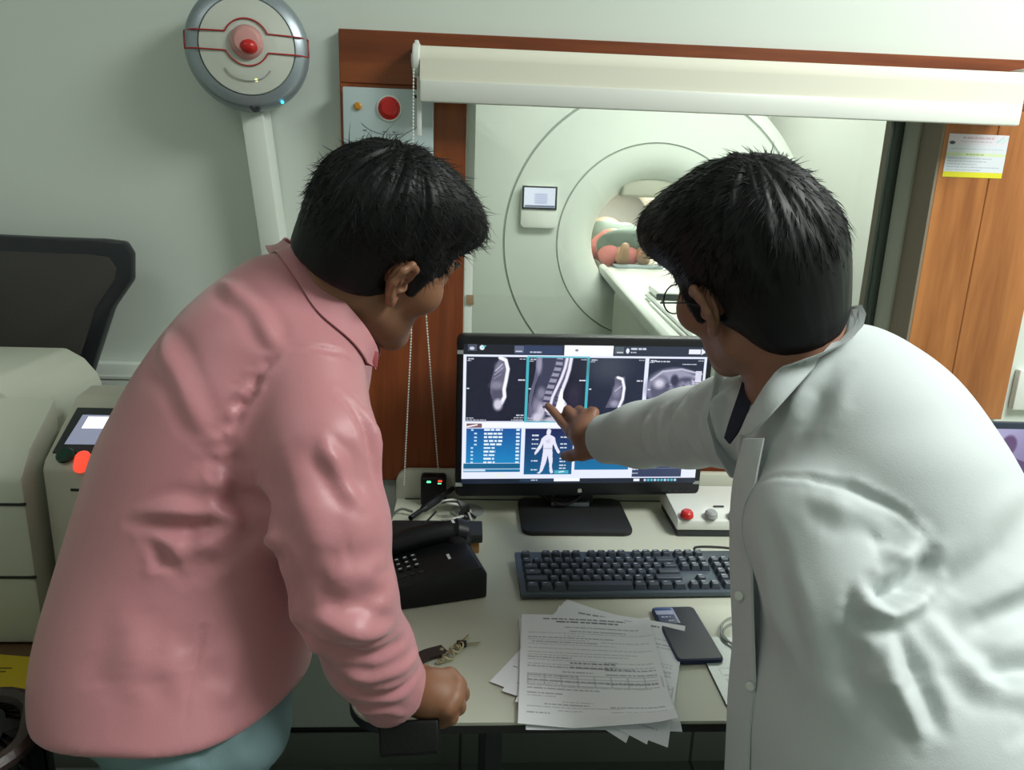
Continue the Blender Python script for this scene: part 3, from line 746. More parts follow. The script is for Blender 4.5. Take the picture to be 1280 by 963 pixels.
R.rect(702, 428, 762, 441, (244, 247, 255)); R.blob(717, 434, 2, 1.4, (120, 120, 130)); R.rect(764, 429, 775, 438, (80, 90, 100)); R.line([(767, 436), (774, 436)], 1.2, (220, 222, 235))
R.blob(780, 434, 2.2, 3.4, (230, 235, 245)); R.words(784, 431.5, 803, 2.2, (200, 210, 225), rg); R.words(784, 436, 791, 1.5, (190, 200, 215), rg); R.rect(857, 431, 872, 437, (232, 236, 250)); R.poly([(873, 430), (879, 434.5), (873, 438)], (232, 236, 250))
R.rect(580, 440.5, 881, 442.8, (226, 232, 255)); R.rect(657, 441.5, 734, 443.4, (110, 190, 205))
R.rect(580, 523, 881, 525.5, (226, 232, 255)); R.rect(656, 523, 734, 524.4, (110, 190, 205))
for p in panes:
    x0, y0, x1, y1 = p; R.words(x0+2, y0+2.5, x0+9, 1.3, (200, 205, 220), rg); R.words(x0+1, y0+5, x0+6, 1.1, (190, 195, 210), rg); R.words(x1-8, y0+2.5, x1-1, 1.2, (190, 195, 210), rg)
    R.words(x1-9, y0+28, x1-1, 1.3, (225, 228, 240), rg); R.words(x0+1, y0+39, x0+4, 1.5, (215, 220, 235), rg); R.words(x0+1, y1-4, x0+10, 1.2, (200, 205, 220), rg); R.words(x0+1, y1-1.6, x0+26, 1.2, (200, 205, 220), rg)
    for q in range(3): R.words(x1-16+q*3, y1-1.6-q*3, x1-1, 1.3, (205, 210, 225), rg)
R.words(811, 446.5, 834, 1.4, (205, 210, 225), rg); R.words(850, 450, 868, 1.1, (205, 210, 225), rg)
# lower row
R.rect(583, 525, 731, 530.5, (240, 243, 255)); R.rect(585, 526, 604, 531, (120, 88, 96)); R.line([(586, 530), (598, 527.5)], 1.6, (250, 250, 255))
def vgrad(x0, y0, x1, y1, c0, c1):
    m = ((R.X >= x0) & (R.X <= x1) & (R.Y >= y0) & (R.Y <= y1)).astype(float)[..., None]; t = np.clip((R.Y-y0)/(y1-y0), 0, 1)[..., None]
    R.im = R.im*(1-m)+m*((1-t)*np.array(c0)+t*np.array(c1))/255
vgrad(585, 532, 653, 577, (20, 82, 150), (26, 132, 190)); R.rect(582, 577.5, 653, 584, (22, 96, 136)); R.rect(582, 585, 653, 588.5, (24, 104, 150)); R.line([(583, 586.5), (609, 586.5)], 1.8, (214, 236, 250)); R.line([(609, 585), (653, 585)], .7, (90, 170, 205))
for q in range(10):
    y = 534+q*4.65; R.words(607, y, 630 if q < 5 else 620+rg.random()*2, 2.3, (226, 240, 252), rg); R.words(595 if 0 < q < 5 else 591, y, (598 if 0 < q < 5 else 594), 1.9, (190, 222, 245), rg); R.words(647, y, 651, 2.5, (215, 234, 250), rg)
R.rect(622, 590.5, 636, 595, (226, 236, 228))
vgrad(658, 532, 719, 592, (30, 38, 84), (22, 96, 140))
man = [(686, 532.5), (689, 532.5), (690.5, 535), (690, 538.5), (689.3, 540), (693, 542), (695.5, 543.5), (697, 550), (700, 557), (703, 562), (701.5, 565), (699, 563), (696, 557), (693.5, 551.5), (693, 558), (693.6, 566), (694, 574), (693.5, 582), (695.5, 589.5), (692.5, 591), (690.8, 588), (690, 578), (687.6, 567), (685.5, 577), (681.5, 588), (678, 591), (674.5, 590.5), (678, 588), (679.5, 578), (681, 566), (681.6, 557), (681.5, 551), (679, 557), (675, 563), (671.5, 566.5), (670.5, 564), (673, 559), (677, 552), (679, 545), (681.5, 542.5), (685.3, 540), (684.6, 537)]
R.poly(man, (226, 226, 244)); R.line([(682, 558), (692.5, 558)], .9, (170, 172, 200)); R.line([(684, 548), (690, 546)], .7, (190, 190, 214)); R.blob(687.5, 549, 2.5, 2, (205, 206, 228))
for xx0, ys in ((667, (541, 546, 552, 558, 574, 586)), (703, (543, 552, 557, 571, 575, 580, 584))):
    for y in ys: R.words(xx0, y, xx0+8, 1.5, (214, 224, 240), rg)
R.rect(697, 586.5, 715, 591, (70, 170, 190)); R.line([(703, 589), (709, 588)], 1.4, (220, 240, 245))
vgrad(722, 532, 792, 586, (22, 70, 120), (24, 110, 160)); R.rect(797, 572, 862, 596, (52, 62, 92)); R.rect(797, 532, 862, 572, (32, 40, 66)); R.line([(812, 584.5), (862, 584.5)], .7, (120, 130, 155))
for q in range(4): R.words(797, 576+q*5, 804+rg.random()*3, 1.4, (200, 208, 225), rg)
R.rect(580, 597.5, 881, 604, (24, 34, 50)); R.rect(653, 598, 697, 602, (40, 58, 80)); R.rect(697, 597, 730, 601.5, (240, 243, 252)); R.words(668, 599.5, 676, 1.4, (170, 184, 200), rg); R.rect(800, 598.5, 808, 602, (232, 236, 248))
for q in range(10): R.blob(815+q*4.4, 600.3, 1.8, 1.7, (90, 190, 215) if q % 3 else (190, 215, 230), .6)
scr_img = to_lin(R.im)
def scr_pos(u, v):
    P = np.stack([SX0+u*(SX1-SX0), np.full_like(u, MY-.0012), SZ1-v*(SZ1-SZ0)], -1)
    a = math.radians(2.6); q = P-np.array([mp.x, mp.y, 0]); c, s = math.cos(a), math.sin(a)
    return np.stack([q[..., 0]*c-q[..., 1]*s+mp.x, q[..., 0]*s+q[..., 1]*c+mp.y, P[..., 2]], -1)
plabel(raster_sheet('screen', scr_pos, scr_img, M_['screen'], mo), 'lit screen with spine scans and a body outline')
rm(B().prism(rrect(.0085, .0085, .0015), (.246, MY-.001, MZ0+.0125), (1, 0, .12), (-.1, 0, 1), (0, .001, 0))).build('brand_badge', M_['steel'], mo)
for z in (MZ1-.034, MZ0+.028):
    rm(B().box((MX0+.0005, MY-.0008, z-.004), (MX0+.015, MY+.001, z+.004))).build('bezel_label', M_['grey'], mo)
rm(B().box((MX1-.016, MY-.0008, MZ0+.026), (MX1-.0005, MY+.001, MZ0+.033))).build('bezel_label', M_['grey'], mo)
btn = B()
for k in range(5): btn.box((MX1-.085+k*.014, MY-.0015, MZ0+.010), (MX1-.080+k*.014, MY, MZ0+.0125))
rm(btn).build('menu_buttons', M_['dark'], mo)
base = [(0.1219,1.4150,0.7500), (0.3456,1.4260,0.7500), (0.3596,1.5927,0.7500), (0.1211,1.5913,0.7500)]
bxc = (.123+.345)/2
B().prism(rrect(.232, .172, .022), (bxc, 1.503, DZ), (1, 0, 0), (0, 1, 0), (0, 0, .011), .003).build('stand_base', M_['blackm'], mo)
B().box((.20, 1.556, DZ+.008), (.285, 1.580, .90), .004).build('stand_neck', M_['dark'], mo)
B().box((.19, 1.542, DZ+.010), (.275, 1.552, DZ+.020), .002).build('stand_hinge', M_['silver'], mo)
cb = B()
for k in range(3):
    cb.tube(spline([(.14+.02*k, 1.556, .805), (.17+.012*k, 1.548-.006*k, .783-.003*k), (.22, 1.545-.006*k, .776-.003*k), (.262, 1.552, .79), (.272, 1.57, .83)], 8), .0042, 8)
cb.build('monitor_cable', M_['cable'], mo)

# ---------------------------------------------------------------- keyboard
kb = thing('keyboard', 'black mechanical keyboard in front of the monitor', 'keyboard', (.325, 1.235, DZ))
KL = Vector((.099, 1.168, DZ)); kr = math.radians(1.6); KU = Vector((math.cos(kr), math.sin(kr), 0)); KV = Vector((-math.sin(kr), math.cos(kr), .085)).normalized(); KN = KU.cross(KV)
Kp = lambda a, b_, c=0: KL+KU*a+KV*b_+KN*c
B().prism([(0, 0), (.442, 0), (.442, .134), (0, .134)], Kp(0, 0, .004), KU, KV, KN*.010, .0025).build('case', M_['kbase'], kb)
for xq in (.01, .37): B().box((KL.x+xq, 1.275, DZ), (KL.x+xq+.05, 1.285, DZ+.009)).build('foot', M_['black'], kb)
KU1 = .01905; kcache = {}
def keycap(w):
    if w in kcache: return kcache[w]
    bm = bmesh.new(); W_, D_ = KU1*w-.0016, KU1-.0016
    lo = [bm.verts.new((x, y, 0)) for x, y in rrect(W_, D_, .0012, 1)]; hi = [bm.verts.new((x, y+.0008, .0095)) for x, y in rrect(W_-.005, D_-.0055, .0018, 1)]; n = len(lo)
    for k in range(n): bm.faces.new((lo[k], lo[(k+1) % n], hi[(k+1) % n], hi[k]))
    bm.faces.new(hi); bm.faces.new(lo[::-1])
    bmesh.ops.bevel(bm, geom=[e for e in bm.edges if all(v.co.z > .009 for v in e.verts)], offset=.0006, segments=1, affect='EDGES')
    # the legend: a small pale mark on the front of the cap
    for f in bm.faces: f.smooth = False
    me = bpy.data.meshes.new('key'); bm.to_mesh(me); bm.free(); me.materials.append(M_['key'])
    kcache[w] = me; return me
Kbasis = Matrix((KU, KV, KN)).transposed().to_4x4()
rows = []
def row(y, items):
    x = 0
    for w in items:
        if w < 0: x += -w; continue
        rows.append((x+w/2, y, w)); x += w
row(5.25, [1, -1, 1, 1, 1, 1, -.5, 1, 1, 1, 1, -.5, 1, 1, 1, 1, -.25, 1, 1, 1])
row(4, [1]*13+[2, -.25, 1, 1, 1, -.25, 1, 1, 1, 1]); row(3, [1.5]+[1]*12+[1.5, -.25, 1, 1, 1, -.25, 1, 1, 1])
row(2, [1.75]+[1]*11+[2.25, -3.5, 1, 1, 1]); row(1, [2.25]+[1]*10+[2.75, -1.25, 1, -1.25, 1, 1, 1])
row(0, [1.25, 1.25, 1.25, 6.25, 1.25, 1.25, 1.25, 1.25, -.25, 1, 1, 1, -.25, 2, 1])
lg = mat('pale_legend', S(190, 200, 210), .6)
lme = bpy.data.meshes.new('legend'); lme.from_pydata([(-.003, 0, 0), (.003, 0, 0), (.003, .0016, 0), (-.003, .0016, 0)], [], [(0, 1, 2, 3)]); lme.materials.append(lg)
for cx, ry, w in rows:
    k = bpy.data.objects.new('key', keycap(w)); scn.collection.objects.link(k); k.parent = kb
    p = Kp(.010+cx*KU1, .0065+(ry+.5)*KU1*1.0, .0145) - Vector(ORG[kb.name])
    k.matrix_local = Matrix.Translation(p) @ Kbasis
    if w < 2 or cx > 18:
        l = bpy.data.objects.new('legend', lme); scn.collection.objects.link(l); l.parent = k
        l.matrix_local = Matrix.Translation((-.0015, .0018, .0099))
B().tube(spline([Kp(.35, .134, .01), Kp(.36, .155, .008), Kp(.42, .165, .0), (.60, 1.345, DZ+.003), (.75, 1.36, DZ+.003)], 8), .0026, 8).build('keyboard_cable', M_['cable'], kb)

# ---------------------------------------------------------------- control box with buttons
cx_ = thing('control_box', 'white box with red and grey push buttons right of the monitor', 'control box', (.56, 1.47, DZ))
q0 = (0.4374,1.4165,0.7500); q1 = (0.4446,1.5042,0.7900)
X0 = q0[0]; Y0 = q0[1]
B().box((X0+.003, Y0+.003, DZ), (X0+.237, Y0+.142, DZ+.018), .003).build('lower_shell', M_['dark'], cx_)
B().prism([(0, .0), (0, .022), (.02, .029), (.145, .040), (.145, 0)], (X0, Y0, DZ+.016), (0, 1, 0), (0, 0, 1), (.24, 0, 0), .003).build('upper_shell', M_['white'], cx_)
def cbtn(u, v, m, nm, h=.010):
    c = Vector((u, v, DZ+.049))
    B().lathe([(.0135, -.004), (.0135, 0), (.0125, .002), (.0125, h*.5), (.009, h*.9), (0, h)], c, (0, -.08, 1), 28).build(nm, m, cx_)
ux = (0.4574,1.4222,0.8050); uy = (0.5080,1.4234,0.8050)
cbtn(ux[0], ux[1], M_['red'], 'push_button'); cbtn(uy[0], ux[1], M_['grey'], 'push_button'); cbtn(2*uy[0]-ux[0], ux[1], M_['grey'], 'push_button')
B().box((uy[0]+.018, Y0+.045, DZ+.0485), (uy[0]+.04, Y0+.049, DZ+.0505)).build('printed_mark', M_['dark'], cx_)
# ---------------------------------------------------------------- telephone, adapter, boxes, cables
ph = thing('telephone', 'black desk telephone with the handset on its cradle left of the keyboard', 'telephone', (-.05, 1.22, DZ))
pr = Vector((0.0419,1.1776,0.7500)); pa = math.radians(16)
PU = Vector((-math.cos(pa), -math.sin(pa), 0)); PV = Vector((-math.sin(pa), math.cos(pa), 0))   # to the left, to the back
Pp = lambda a, b_, c=0: pr+PU*a+PV*b_+Vector((0, 0, c))
# wedge: side outline along a, height c
B().prism([(0, 0), (0, .047), (.012, .062), (.05, .060), (.235, .030), (.235, 0)], Pp(0, 0), PU, (0, 0, 1), PV*.155, .005).build('phone_body', M_['black'], ph)
B().prism([(.0, 0), (.0, .006), (.02, .008), (.06, .004), (.06, 0)], Pp(0, .10, .050), PU, (0, 0, 1), PV*.06, .004).prism([(.15, 0), (.15, .014), (.2, .006), (.2, 0)], Pp(0, .10, .024), PU, (0, 0, 1), PV*.06, .003).build('cradle', M_['black'], ph)
hs = B(); hp = [Pp(.010, .122, .066), Pp(.03, .123, .072), Pp(.07, .125, .070), Pp(.12, .125, .062), Pp(.17, .123, .052), Pp(.20, .122, .040)]
hs.tube(spline(hp, 6), [.025 if i < 6 or i > 25 else .021 for i in range(31)], 14)
hs.cyl(Pp(.024, .122, .052), Pp(.027, .123, .073), .031, .025, bev=.003).cyl(Pp(.187, .122, .034), Pp(.190, .123, .054), .031, .025, bev=.003)
hs.build('handset', M_['black'], ph)
slope = math.atan2(.030, .185)
kN = (Vector((0, 0, 1))*math.cos(slope)+PU*math.sin(slope)).normalized(); kU = (PU*math.cos(slope)-Vector((0, 0, 1))*math.sin(slope)).normalized()
def ptop(a, b_): return Pp(a, b_, .060-(a-.05)*.162)
pkm = mat('phone_print', S(214, 220, 224), .6)
for i in range(4):
    for j in range(3):
        c = ptop(.112+i*.0145, .088-j*.017)
        kk = B().prism(rrect(.0095, .0105, .002), c-kN*.001, kU, PV, kN*.004, .0008).build('keypad_key', M_['blackm'], ph)
        B().prism([(-.0028, -.001), (.0028, -.001), (.0028, .0025), (-.0028, .0025)], c+kN*.003, kU, PV, kN*.0003).build('key_mark', pkm, kk)
for i in range(5):
    c = ptop(.110+i*.0145, .030)
    kk = B().prism(rrect(.009, .006, .002), c-kN*.001, kU, PV, kN*.003, .0008).build('function_key', M_['dark'], ph)
B().prism([(-.002, -.009), (.003, -.009), (.003, .009), (-.002, .009)], ptop(.055, .055), kU, PV, kN*.0006).build('printed_logo', pkm, ph)
B().prism([(-.002, -.006), (.003, -.006), (.003, .006), (-.002, .006)], Pp(.03, .122, .0925), PU, PV, (0, 0, .0004)).build('printed_logo', pkm, ph)

bxn = (-0.1435,1.3458,0.7500); bxf = (0.0422,1.4003,0.7900)
cbx = thing('set_top_box', 'flat black box lying behind the telephone', 'box', (-.05, 1.47, DZ))
BX0, BX1, BY0, BY1 = (-0.1434,1.3035,0.7720)[0], (0.0354,1.2711,0.7900)[0], max(1.335, (0.0295,1.2710,0.7900)[1]), (0.0310,1.4001,0.7900)[1]
B().box((BX0+.004, BY0+.006, DZ), (BX1-.006, BY1-.004, DZ+.024), .002).build('box_base', M_['card'], cbx)
B().box((BX0, BY0, DZ+.024), (BX1, BY1, DZ+.042), .003).build('box_lid', M_['blackm'], cbx)

ad = thing('power_adapter', 'small black adapter with green and red lights against the desk back board', 'adapter', (-0.0698,1.5800,0.7471))
A0 = (-0.0980,1.5750,0.7452); A1 = (-0.0418,1.5750,0.8165)
B().box((A0[0], 1.562, DZ), (A1[0], 1.597, A1[2]), .006, 3).build('adapter_case', M_['black'], ad)
for c, m in (((-0.0798,1.5610,0.8067), M_['ledg']), ((-0.0553,1.5610,0.8088), M_['ledr'])):
    B().box((c[0]-.0045, 1.5605, c[2]-.002), (c[0]+.0045, 1.563, c[2]+.002), .001, 2).build('led', m, ad)
c = (-0.0553,1.5610,0.8070); B().box((c[0]-.005, 1.5605, c[2]-.005), (c[0]+.003, 1.563, c[2]-.0028), .001, 2).build('led', M_['ledg'], ad)
pg = thing('power_plug', 'thick black angled plug lying in front of the lit adapter', 'plug', (-0.0871,1.5117,0.7550))
pgp = [Vector((-0.1080,1.4058,0.7930)), Vector((-0.0835,1.4479,0.7950)), Vector((-0.0603,1.4775,0.8000)), Vector((-0.0268,1.5425,0.8000))]
B().tube(spline(pgp, 6), [.0055]*6+[.0085]*8+[.0055]*5, 10).build('plug_body', M_['black'], pg)
wc = B(); wc.tube(spline([(-0.0572,1.5316,0.7650), (-0.0356,1.4955,0.7850), (-0.0102,1.4991,0.7800), (0.0123,1.5176,0.7570), (-0.0179,1.4676,0.7650), (-0.0482,1.4763,0.7570)], 8), .0028, 7)
wc.tube(spline([(-0.0702,1.5146,0.7650), (-0.0426,1.5007,0.7900), (-0.0053,1.5159,0.7800), (0.0158,1.4719,0.7560)], 8), .0025, 7)
tag(wc.build('cable', M_['cablew'], None), 'white cable looped beside the lit black adapter', 'cable')
bk = B()
for k in range(4): bk.tube(spline([(-0.0153,1.4786,0.8000), Vector((-0.0049,1.4718,0.7850))+Vector((.004*k, .004*k, 0)), Vector((0.0021,1.4838,0.7650))+Vector((.006*(k-2), .004*k, 0)), Vector((0.0158,1.4876,0.7560))+Vector((.008*(k-2), 0, 0))], 6), .0034, 7)
tag(bk.build('cable', M_['cable']), 'bundle of black plugs hanging by the left corner of the monitor', 'cable')
cc = B(); cc.tube(spline([(-0.1108,1.5084,0.7600), (-0.1380,1.5090,0.7650), (-0.1545,1.4389,0.7700), (-0.1548,1.3653,0.7570), (-0.1702,1.5953,0.6000)], 8), .0028, 7)
tag(cc.build('cable', mat('grey_cable', S(96, 98, 94), .5)), 'grey cable curling round the corner of the flat black box', 'cable')
cd = B(); cd.tube(spline([(-0.1774,1.4500,0.7212), (-0.1605,1.4300,0.7170), (-0.1413,1.4000,0.7219), (-0.1276,1.3900,0.7095)], 6), .003, 7)
cd.tube(spline([(-0.0506,1.4532,0.7570), (-0.0744,1.4659,0.7580), (-0.0841,1.3544,0.7970), (-0.0578,1.4219,0.8000)], 6), .002, 7)
tag(cd.build('cable', M_['cable']), 'thin black cable running behind the telephone', 'cable')

# ---------------------------------------------------------------- papers, phone, plate, keys
PAPER = .262
def sheet(name, corners, z, seed, bendy, label, rows_=34, title=True, lift=(0, 0)):
    """corners: TL, TR, BL on the desk plane; the sheet keeps its A4 size"""
    rg = np.random.default_rng(seed)
    yy, xx = np.mgrid[0:198, 0:140]; R = Ras(xx*1.0, yy*1.0, (236, 238, 243))
    if title:
        R.words(24, 9, 112, 2.2, (120, 122, 130), rg, .85); R.words(38, 15, 104, 2.4, (96, 98, 106), rg, .9)
    y = 22
    for q in range(rows_):
        y += 4.6 if rg.random() < .75 else 8
        if y > 185: break
        x = 8 if rg.random() < .7 else 8+rg.random()*50
        R.words(x, y, x+20+rg.random()*(120-x), 1.3, (140, 142, 152), rg, .7)
        if rg.random() < .3: R.words(84, y+2, 132, 1.3, (120, 122, 132), rg, .7)
    if title:
        for yq in (118, 124, 130, 136): R.line([(8, yq), (132, yq)], .7, (150, 152, 160), .6, .8)
        for xq in range(8, 140, 16): R.line([(xq, 118), (xq, 136)], .6, (160, 162, 170), .6, .7)
        for yq in (96, 104): R.words(50, yq, 94, 2, (120, 122, 130), rg, .8)
    TL, TR, BL = [np.array(c, float) for c in corners]
    eu = TR-TL; eu = eu/np.linalg.norm(eu)*.21; ev = BL-TL; ev = ev-eu*(ev@eu)/(eu@eu); ev = ev/np.linalg.norm(ev)*PAPER
    def pos(u, v):
        P = TL+u[..., None]*eu+v[..., None]*ev
        hgt = z+.0012*np.sin(u*5+seed)*np.sin(v*4+seed*2)+bendy*np.maximum(0, v-.78)**2*np.maximum(0, u-.35)
        hgt = hgt+lift[0]*np.maximum(0, u-.8)**2+lift[1]*np.maximum(0, .15-v)**2*u
        over = np.maximum(0, DY0-P[..., 1]); hgt = hgt-over*.35-over**2*3
        P[..., 2] = hgt; return P
    o = raster_sheet(name, pos, to_lin(R.im), M_['paper'])
    c = pos(np.array(.5), np.array(.5)); rebase(o, tuple(c)); return tag(o, label, 'paper', 'printed forms in the middle of the desk')
sheet('paper_sheet', ((0.0923,1.1144,0.7520), (0.2914,1.1100,0.7520), (0.0666,0.8668,0.7520)), .7520, 11, 0, 'printed sheet poking out left under the stack of forms', title=False)
sheet('paper_sheet', ((0.1802,1.1679,0.7530), (0.3476,1.0622,0.7530), (0.0981,0.8574,0.7530)), .7530, 12, 0, 'lowest printed form of the fanned stack hanging over the desk edge')
sheet('paper_sheet', ((0.1735,1.1585,0.7540), (0.3521,1.0697,0.7540), (0.1019,0.8515,0.7540)), .7545, 13, 0, 'second form from the bottom of the fanned stack over the desk edge')
sheet('paper_sheet', ((0.1635,1.1441,0.7550), (0.3548,1.0749,0.7550), (0.1064,0.8549,0.7550)), .7560, 14, 0, 'tilted form lying directly under the top sheet of the stack', lift=(.0, .3))
sheet('paper_sheet', ((0.0975,1.1160,0.7570), (0.2928,1.0997,0.7570), (0.0779,0.8604,0.7570)), .7580, 15, .75, 'topmost printed form of the stack with curled lower edge', lift=(.14, 0))

sp = thing('smartphone', 'dark smartphone lying right of the papers', 'phone', (0.3595,1.0713,0.7500))
p0 = Vector((0.3328,1.1430,0.7560)); p1 = Vector((0.4039,1.1433,0.7560)); p2 = Vector((0.3257,0.9904,0.7560))
su = (p1-p0).normalized(); sv = Vector((-su.y, su.x, 0)); sw_, sh_ = .074, .150
sa = math.radians(2.5); su = Vector((math.cos(sa), math.sin(sa), 0)); sv = Vector((-su.y, su.x, 0)); sc0 = Vector((0.3591,1.0621,0.7560)); sc0.z = DZ
B().prism(rrect(sw_, sh_, .009), sc0+Vector((0, 0, .0005)), su, sv, (0, 0, .0085), .002).build('phone_case', mat('navy_case', S(34, 44, 78), .4), sp)
B().prism(rrect(sw_-.005, sh_-.006, .007), sc0+Vector((0, 0, .009)), su, sv, (0, 0, .0006)).build('phone_screen', mat('dark_glass', S(24, 30, 46), .4, spec=.2), sp)
yy, xx = np.mgrid[0:44, 0:32]; R = Ras(xx, yy, (40, 66, 128)); R.rect(0, 9, 32, 20, (170, 176, 204)); R.rect(0, 20, 32, 44, (34, 48, 90)); R.rect(28, 0, 32, 44, (150, 156, 184)); R.words(6, 26, 20, 2.4, (190, 196, 216), np.random.default_rng(2)); R.words(15, 36, 22, 2, (180, 186, 210), np.random.default_rng(2)); R.rect(0, 0, 32, 2, (90, 110, 160))
lo_ = sc0-su*(sw_/2-.003)+sv*(sh_/2-.004)
plabel(raster_sheet('phone_sticker', lambda u, v: np.array(lo_+Vector((0, 0, .0098)))+u[..., None]*np.array(su)*.033-v[..., None]*np.array(sv)*.047, to_lin(R.im), M_['plate'], sp), 'blue and white label on the phone')

yy, xx = np.mgrid[0:110, 0:120]; R = Ras(xx*1.0, yy*1.0, (168, 178, 172)); rg = np.random.default_rng(4)
for x, y in ((8, 52), (10, 68), (13, 84)):
    R.line([(x, y), (x+16, y), (x+16, y+11), (x, y+11), (x, y)], .9, (120, 130, 126)); R.rect(x+2, y+9, x+17, y+11, (112, 120, 118))
R.line([(8, 50), (60, 50)], .7, (140, 150, 146)); R.line([(26, 52), (30, 100)], .8, (140, 150, 146)); R.rect(20, 60, 26, 67, (188, 196, 190))
for q in range(4): R.words(40, 8+q*7, 52, 1.6, (90, 96, 96), rg)
pl0 = Vector((0.3724,1.0570,0.7520)); pl1 = Vector((0.3382,0.8834,0.7520)); plx = .23
ply = lambda v: pl0.y+(pl1.y-pl0.y)*v
pc = Vector((pl0.x+.11, (pl0.y+pl1.y)/2, DZ))
pm = thing('desk_mat', 'grey printed plate lying at the right front of the desk', 'mat', pc)
B().prism(rrect(.225, pl0.y-pl1.y, .012), pc, (1, 0, 0), (0, 1, 0), (0, 0, .0028), .0008).build('plate', M_['edge'], pm)
raster_sheet('plate_print', lambda u, v: np.stack([pc.x-.1115+u*.223, pl0.y-.001-v*(pl0.y-pl1.y-.002), np.full_like(u, DZ+.0031)], -1), to_lin(R.im), M_['plate'], pm)
lp = B().tube(spline([(0.4658,1.1120,0.7570), (0.4384,1.0999,0.7570), (0.4192,1.0696,0.7570), (0.4170,1.0428,0.7570), (0.4307,1.0299,0.7570)], 8), .0018, 7).tube(spline([(0.4607,1.0975,0.7570), (0.4357,1.0834,0.7570), (0.4195,1.0583,0.7570), (0.4226,1.0363,0.7570), (0.4289,1.0172,0.7570)], 8), .0018, 7)
tag(lp.build('cable', mat('pale_cable', S(140, 146, 140), .5)), 'thin pale cable coiled on the grey plate beside the coat', 'cable')

kr_ = thing('key_ring', 'bunch of keys on a dark leather strap beside the fist', 'keys', (-0.0398,1.0224,0.7500))
f0 = Vector((-0.0807,0.9713,0.7570)); f1 = Vector((-0.0568,1.0008,0.7580)); f2 = Vector((-0.0263,1.0212,0.7550))
fp = spline([f0, f1, f2], 8); lb = B(); up = Vector((0, 0, 1))
bm = lb.bm; prev = None
for i, p in enumerate(fp):
    p = Vector(p); t = (Vector(fp[min(i+1, len(fp)-1)])-Vector(fp[max(i-1, 0)])).normalized(); n = t.cross(up).normalized()
    q = [bm.verts.new(p+n*s*.0115+up*z) for s, z in ((-1, -.002), (1, -.002), (1, .0015), (-1, .0015))]
    if prev:
        for k in range(4): bm.faces.new((prev[k], prev[(k+1) % 4], q[(k+1) % 4], q[k]))
    else: bm.faces.new(q[::-1])
    prev = q
bm.faces.new(prev); lb.build('leather_fob', M_['leather'], kr_)
brass = mat('pale_brass', S(186, 178, 140), .35, metal=.7)
for c, r in (((-0.0209,1.0021,0.7570), .0085), ((-0.0105,1.0203,0.7570), .0080), ((-0.0045,1.0286,0.7570), .006)):
    c = Vector(c); B().tube([c+Vector((math.cos(a)*r, math.sin(a)*r, .0022*math.sin(a*2))) for a in np.linspace(0, 2*math.pi, 25)[:-1]], .0017, 7, closed=True).build('split_ring', brass, kr_)
B().ball((-0.0311,1.0183,0.7570), (.0035, .0035, .002), 12).build('stud', brass, kr_)
def key(p, ang, L=.022):
    p = Vector(p); a = Vector((math.cos(ang), math.sin(ang), 0)); n = Vector((-a.y, a.x, 0))
    b = B().prism([(0, -.0018), (L*.8, -.0022), (L, 0), (L*.8, .002), (L*.72, .0008), (L*.62, .002), (L*.5, .001), (L*.38, .002), (0, .0018)], p, a, n, (0, 0, .0016), .0003)
    return b.build('key', brass, kr_)
kk = key((0.0029,1.0351,0.7540), math.radians(8), .026); B().box(Vector((-0.0008,1.0351,0.7540))+Vector((-.008, -.006, -.002)), Vector((-0.0008,1.0351,0.7540))+Vector((.008, .007, .004)), .002, 2).build('key_head', M_['black'], kk)
key((0.0003,1.0415,0.7540), math.radians(62), .022); key((-0.0207,0.9945,0.7540), math.radians(-150), .016); key((-0.0304,0.9985,0.7540), math.radians(-120), .014)

# ---------------------------------------------------------------- second screen behind the white coat
lt = thing('laptop', 'laptop with a purple picture on its screen at the right edge', 'laptop', (1.12, 1.36, DZ))
l0 = (1.0368,1.4200,1.0092); LX0, LX1, LZ1 = l0[0]-.11, l0[0]+.225, l0[2]
lh = B().box((LX0, 1.16, DZ), (LX1, 1.395, DZ+.016), .004).build('laptop_base', M_['dark'], lt)
B().box((LX0+.02, 1.27, DZ+.0155), (LX1-.02, 1.375, DZ+.0175), .001).build('laptop_keys', M_['black'], lt)
B().box((LX0, 1.42, DZ+.012), (LX1, 1.432, LZ1), .003).box((LX0, 1.39, DZ+.008), (LX1, 1.43, DZ+.02), .003).build('laptop_lid', mat('dark_blue_bezel', S(40, 50, 66), .4), lt)
yy, xx = np.mgrid[0:110, 0:170]; R = Ras(xx*1.0, yy*1.0, (150, 146, 184))
R.blob(40, 40, 70, 60, (176, 172, 206), 1.2); R.blob(120, 70, 40, 50, (120, 108, 150), 1); R.poly([(84, 30), (96, 24), (104, 32), (116, 36), (122, 60), (128, 110), (60, 110), (66, 72), (72, 50)], (84, 60, 104)); R.blob(94, 18, 9, 11, (96, 70, 112), .3)
R.poly([(60, 60), (76, 44), (80, 60), (70, 90)], (74, 50, 96)); R.rect(0, 102, 170, 110, (70, 62, 96))
raster_sheet('laptop_screen', lambda u, v: np.stack([LX0+.008+u*(LX1-LX0-.016), np.full_like(u, 1.4188), LZ1-.013-v*(LZ1-DZ-.045)], -1), to_lin(R.im), M_['screen'], lt)

